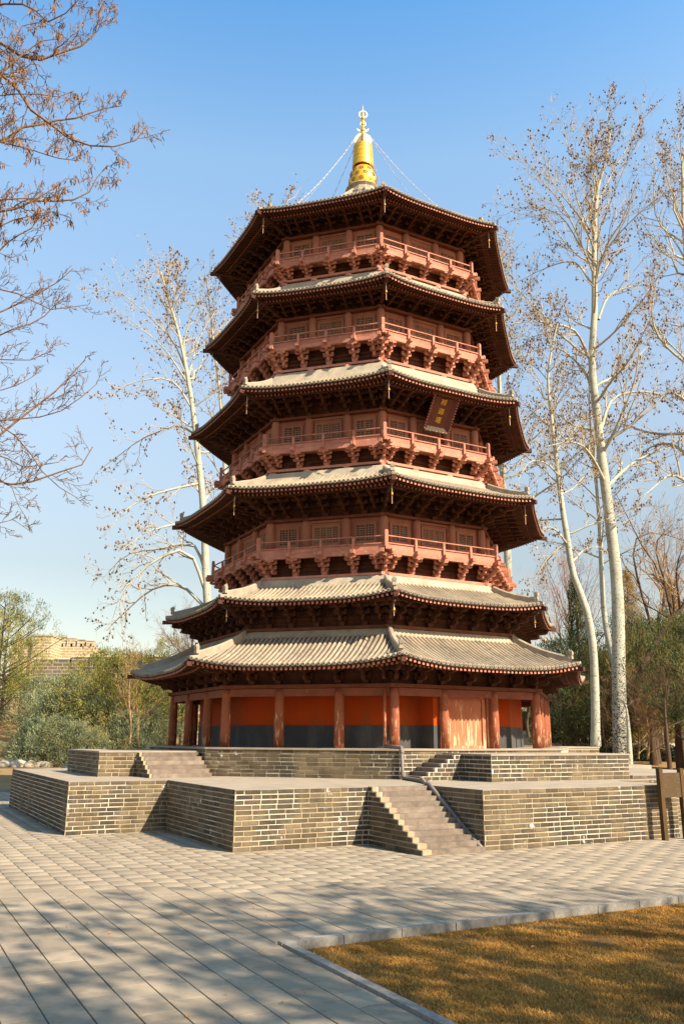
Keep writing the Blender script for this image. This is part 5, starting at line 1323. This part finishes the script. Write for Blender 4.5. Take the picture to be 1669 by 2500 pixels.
for i, (x, D, r_, yt) in enumerate(((1627, 30, .10, 1690), (1590, 38, .20, 1690), (1598, 38.5, .18, 1690), (1657, 36, .26, 1690), (1470, 40, .14, 1690))):
    bare('bare_tree', None, [tuple(spot(x, D)), tuple(at(x - 2, 1780, D)), tuple(at(x - 6, 1700, D)), tuple(at(x + 2, yt, D))], r_, ('thin dark trunk standing on the brown lawn at the right', 'thick dark trunk in the shade right of the bare bush', 'second thick dark trunk growing beside the first in the shade', 'stout dark trunk at the right edge behind the thin trunk', 'dark trunk between the two white poplars')[i], 'darkbark', 'darkbark', 9, .55, 2.0, .8, .8)
# leaning support next to the big poplar
bare('cut_trunk_tree', None, px(33.2, (1536, 1866), (1534, 1800), (1530, 1745), (1524, 1712)), .13, 'smooth grey green leaning trunk pressed against the right side of the big poplar', 'smoothpoplar', 'twig', 2, .9, .3, .5)
for i, (x0, x1, D, h, mt, lab, nm) in enumerate(((1465, 1760, 40, .55, 'hedge', 'long clipped dark hedge behind the brown lawn', 'hedge'), (1440, 1790, 47, 2.0, 'bamboo', 'row of pale yellow green shrubs behind the hedge at the right', 'shrub_row'), (1255, 1420, 46, 1.6, 'bamboo', 'pale green shrubs right of the pagoda columns', 'shrub_row'))):
    pa, pb = spot(x0, D), spot(x1, D); N = 900; u = RNG.random(N)
    c = np.stack([pa.x + (pb.x - pa.x) * u + RNG.normal(0, .3, N), pa.y + (pb.y - pa.y) * u + RNG.normal(0, .3, N), pa.z + h * RNG.random(N) ** .8], 1)
    V, F, rn = tufts(c, 12, .12, .02, .2, .6, (pa.x, pa.y, -3)); tag(put(nm, np_mesh(nm, V, F, M[mt], rn)), lab, 'hedge' if nm == 'hedge' else 'shrubs', kind=None)
wl = empty('low_wall', tuple(spot(1560, 43)), 'long low white rendered wall behind the hedge', 'wall')
MB().box(-9, 14, 0, .3, -.2, 1.55, frame_at(1470, 43.5, 0, 0)).build('wall', M['render'], wl)
sc_ = empty('screen_wall', tuple(spot(1285, 40)), 'yellow lattice screen on a white base seen through the open porch', 'wall')
Fx = frame_at(1285, 40)
MB().box(-1.0, .9, 0, .3, 0, at(1285, 1785, 40).z, Fx).build('wall_base', M['render'], sc_)
MB().box(-1.0, .9, .05, .25, at(1285, 1785, 40).z + .001, at(1285, 1738, 40).z, Fx).build('panel', M['screen'], sc_)
lb = MB(); z0, z1 = at(1285, 1783, 40).z, at(1285, 1740, 40).z
for i in range(16): lb.box(-.98 + i * .122, -.94 + i * .122, .02, .05, z0, z1, Fx)
for i in range(7): lb.box(-.98, .88, .025, .049, z0 + (z1 - z0) * i / 6.5, z0 + (z1 - z0) * i / 6.5 + .04, Fx)
lb.build('lattice', M['signwood'], sc_)
# trees out of the frame on the sunny side: their shade falls over the foreground
for (r, f, h, rad, lab) in ((8.2, .2, 11.0, 3.0, 'shade pine on the lawn to the right of the camera'), (12.5, -1.8, 12.5, 3.2, 'taller shade pine further right of the camera'), (6.5, -4.5, 10.5, 2.6, 'shade pine behind the camera on the right'), (11.5, -6, 14, 3.2, 'shade pine behind the others'), (10.8, 2.6, 10.0, 2.5, 'shade pine nearest to the lawn on the right')):
    p = rf(r, f, -.06); plant('pine_tree', tuple(p), 'pine', h, rad, 'darkpine', lab, 'tree', 260, 10, .36, .045, up=.3)
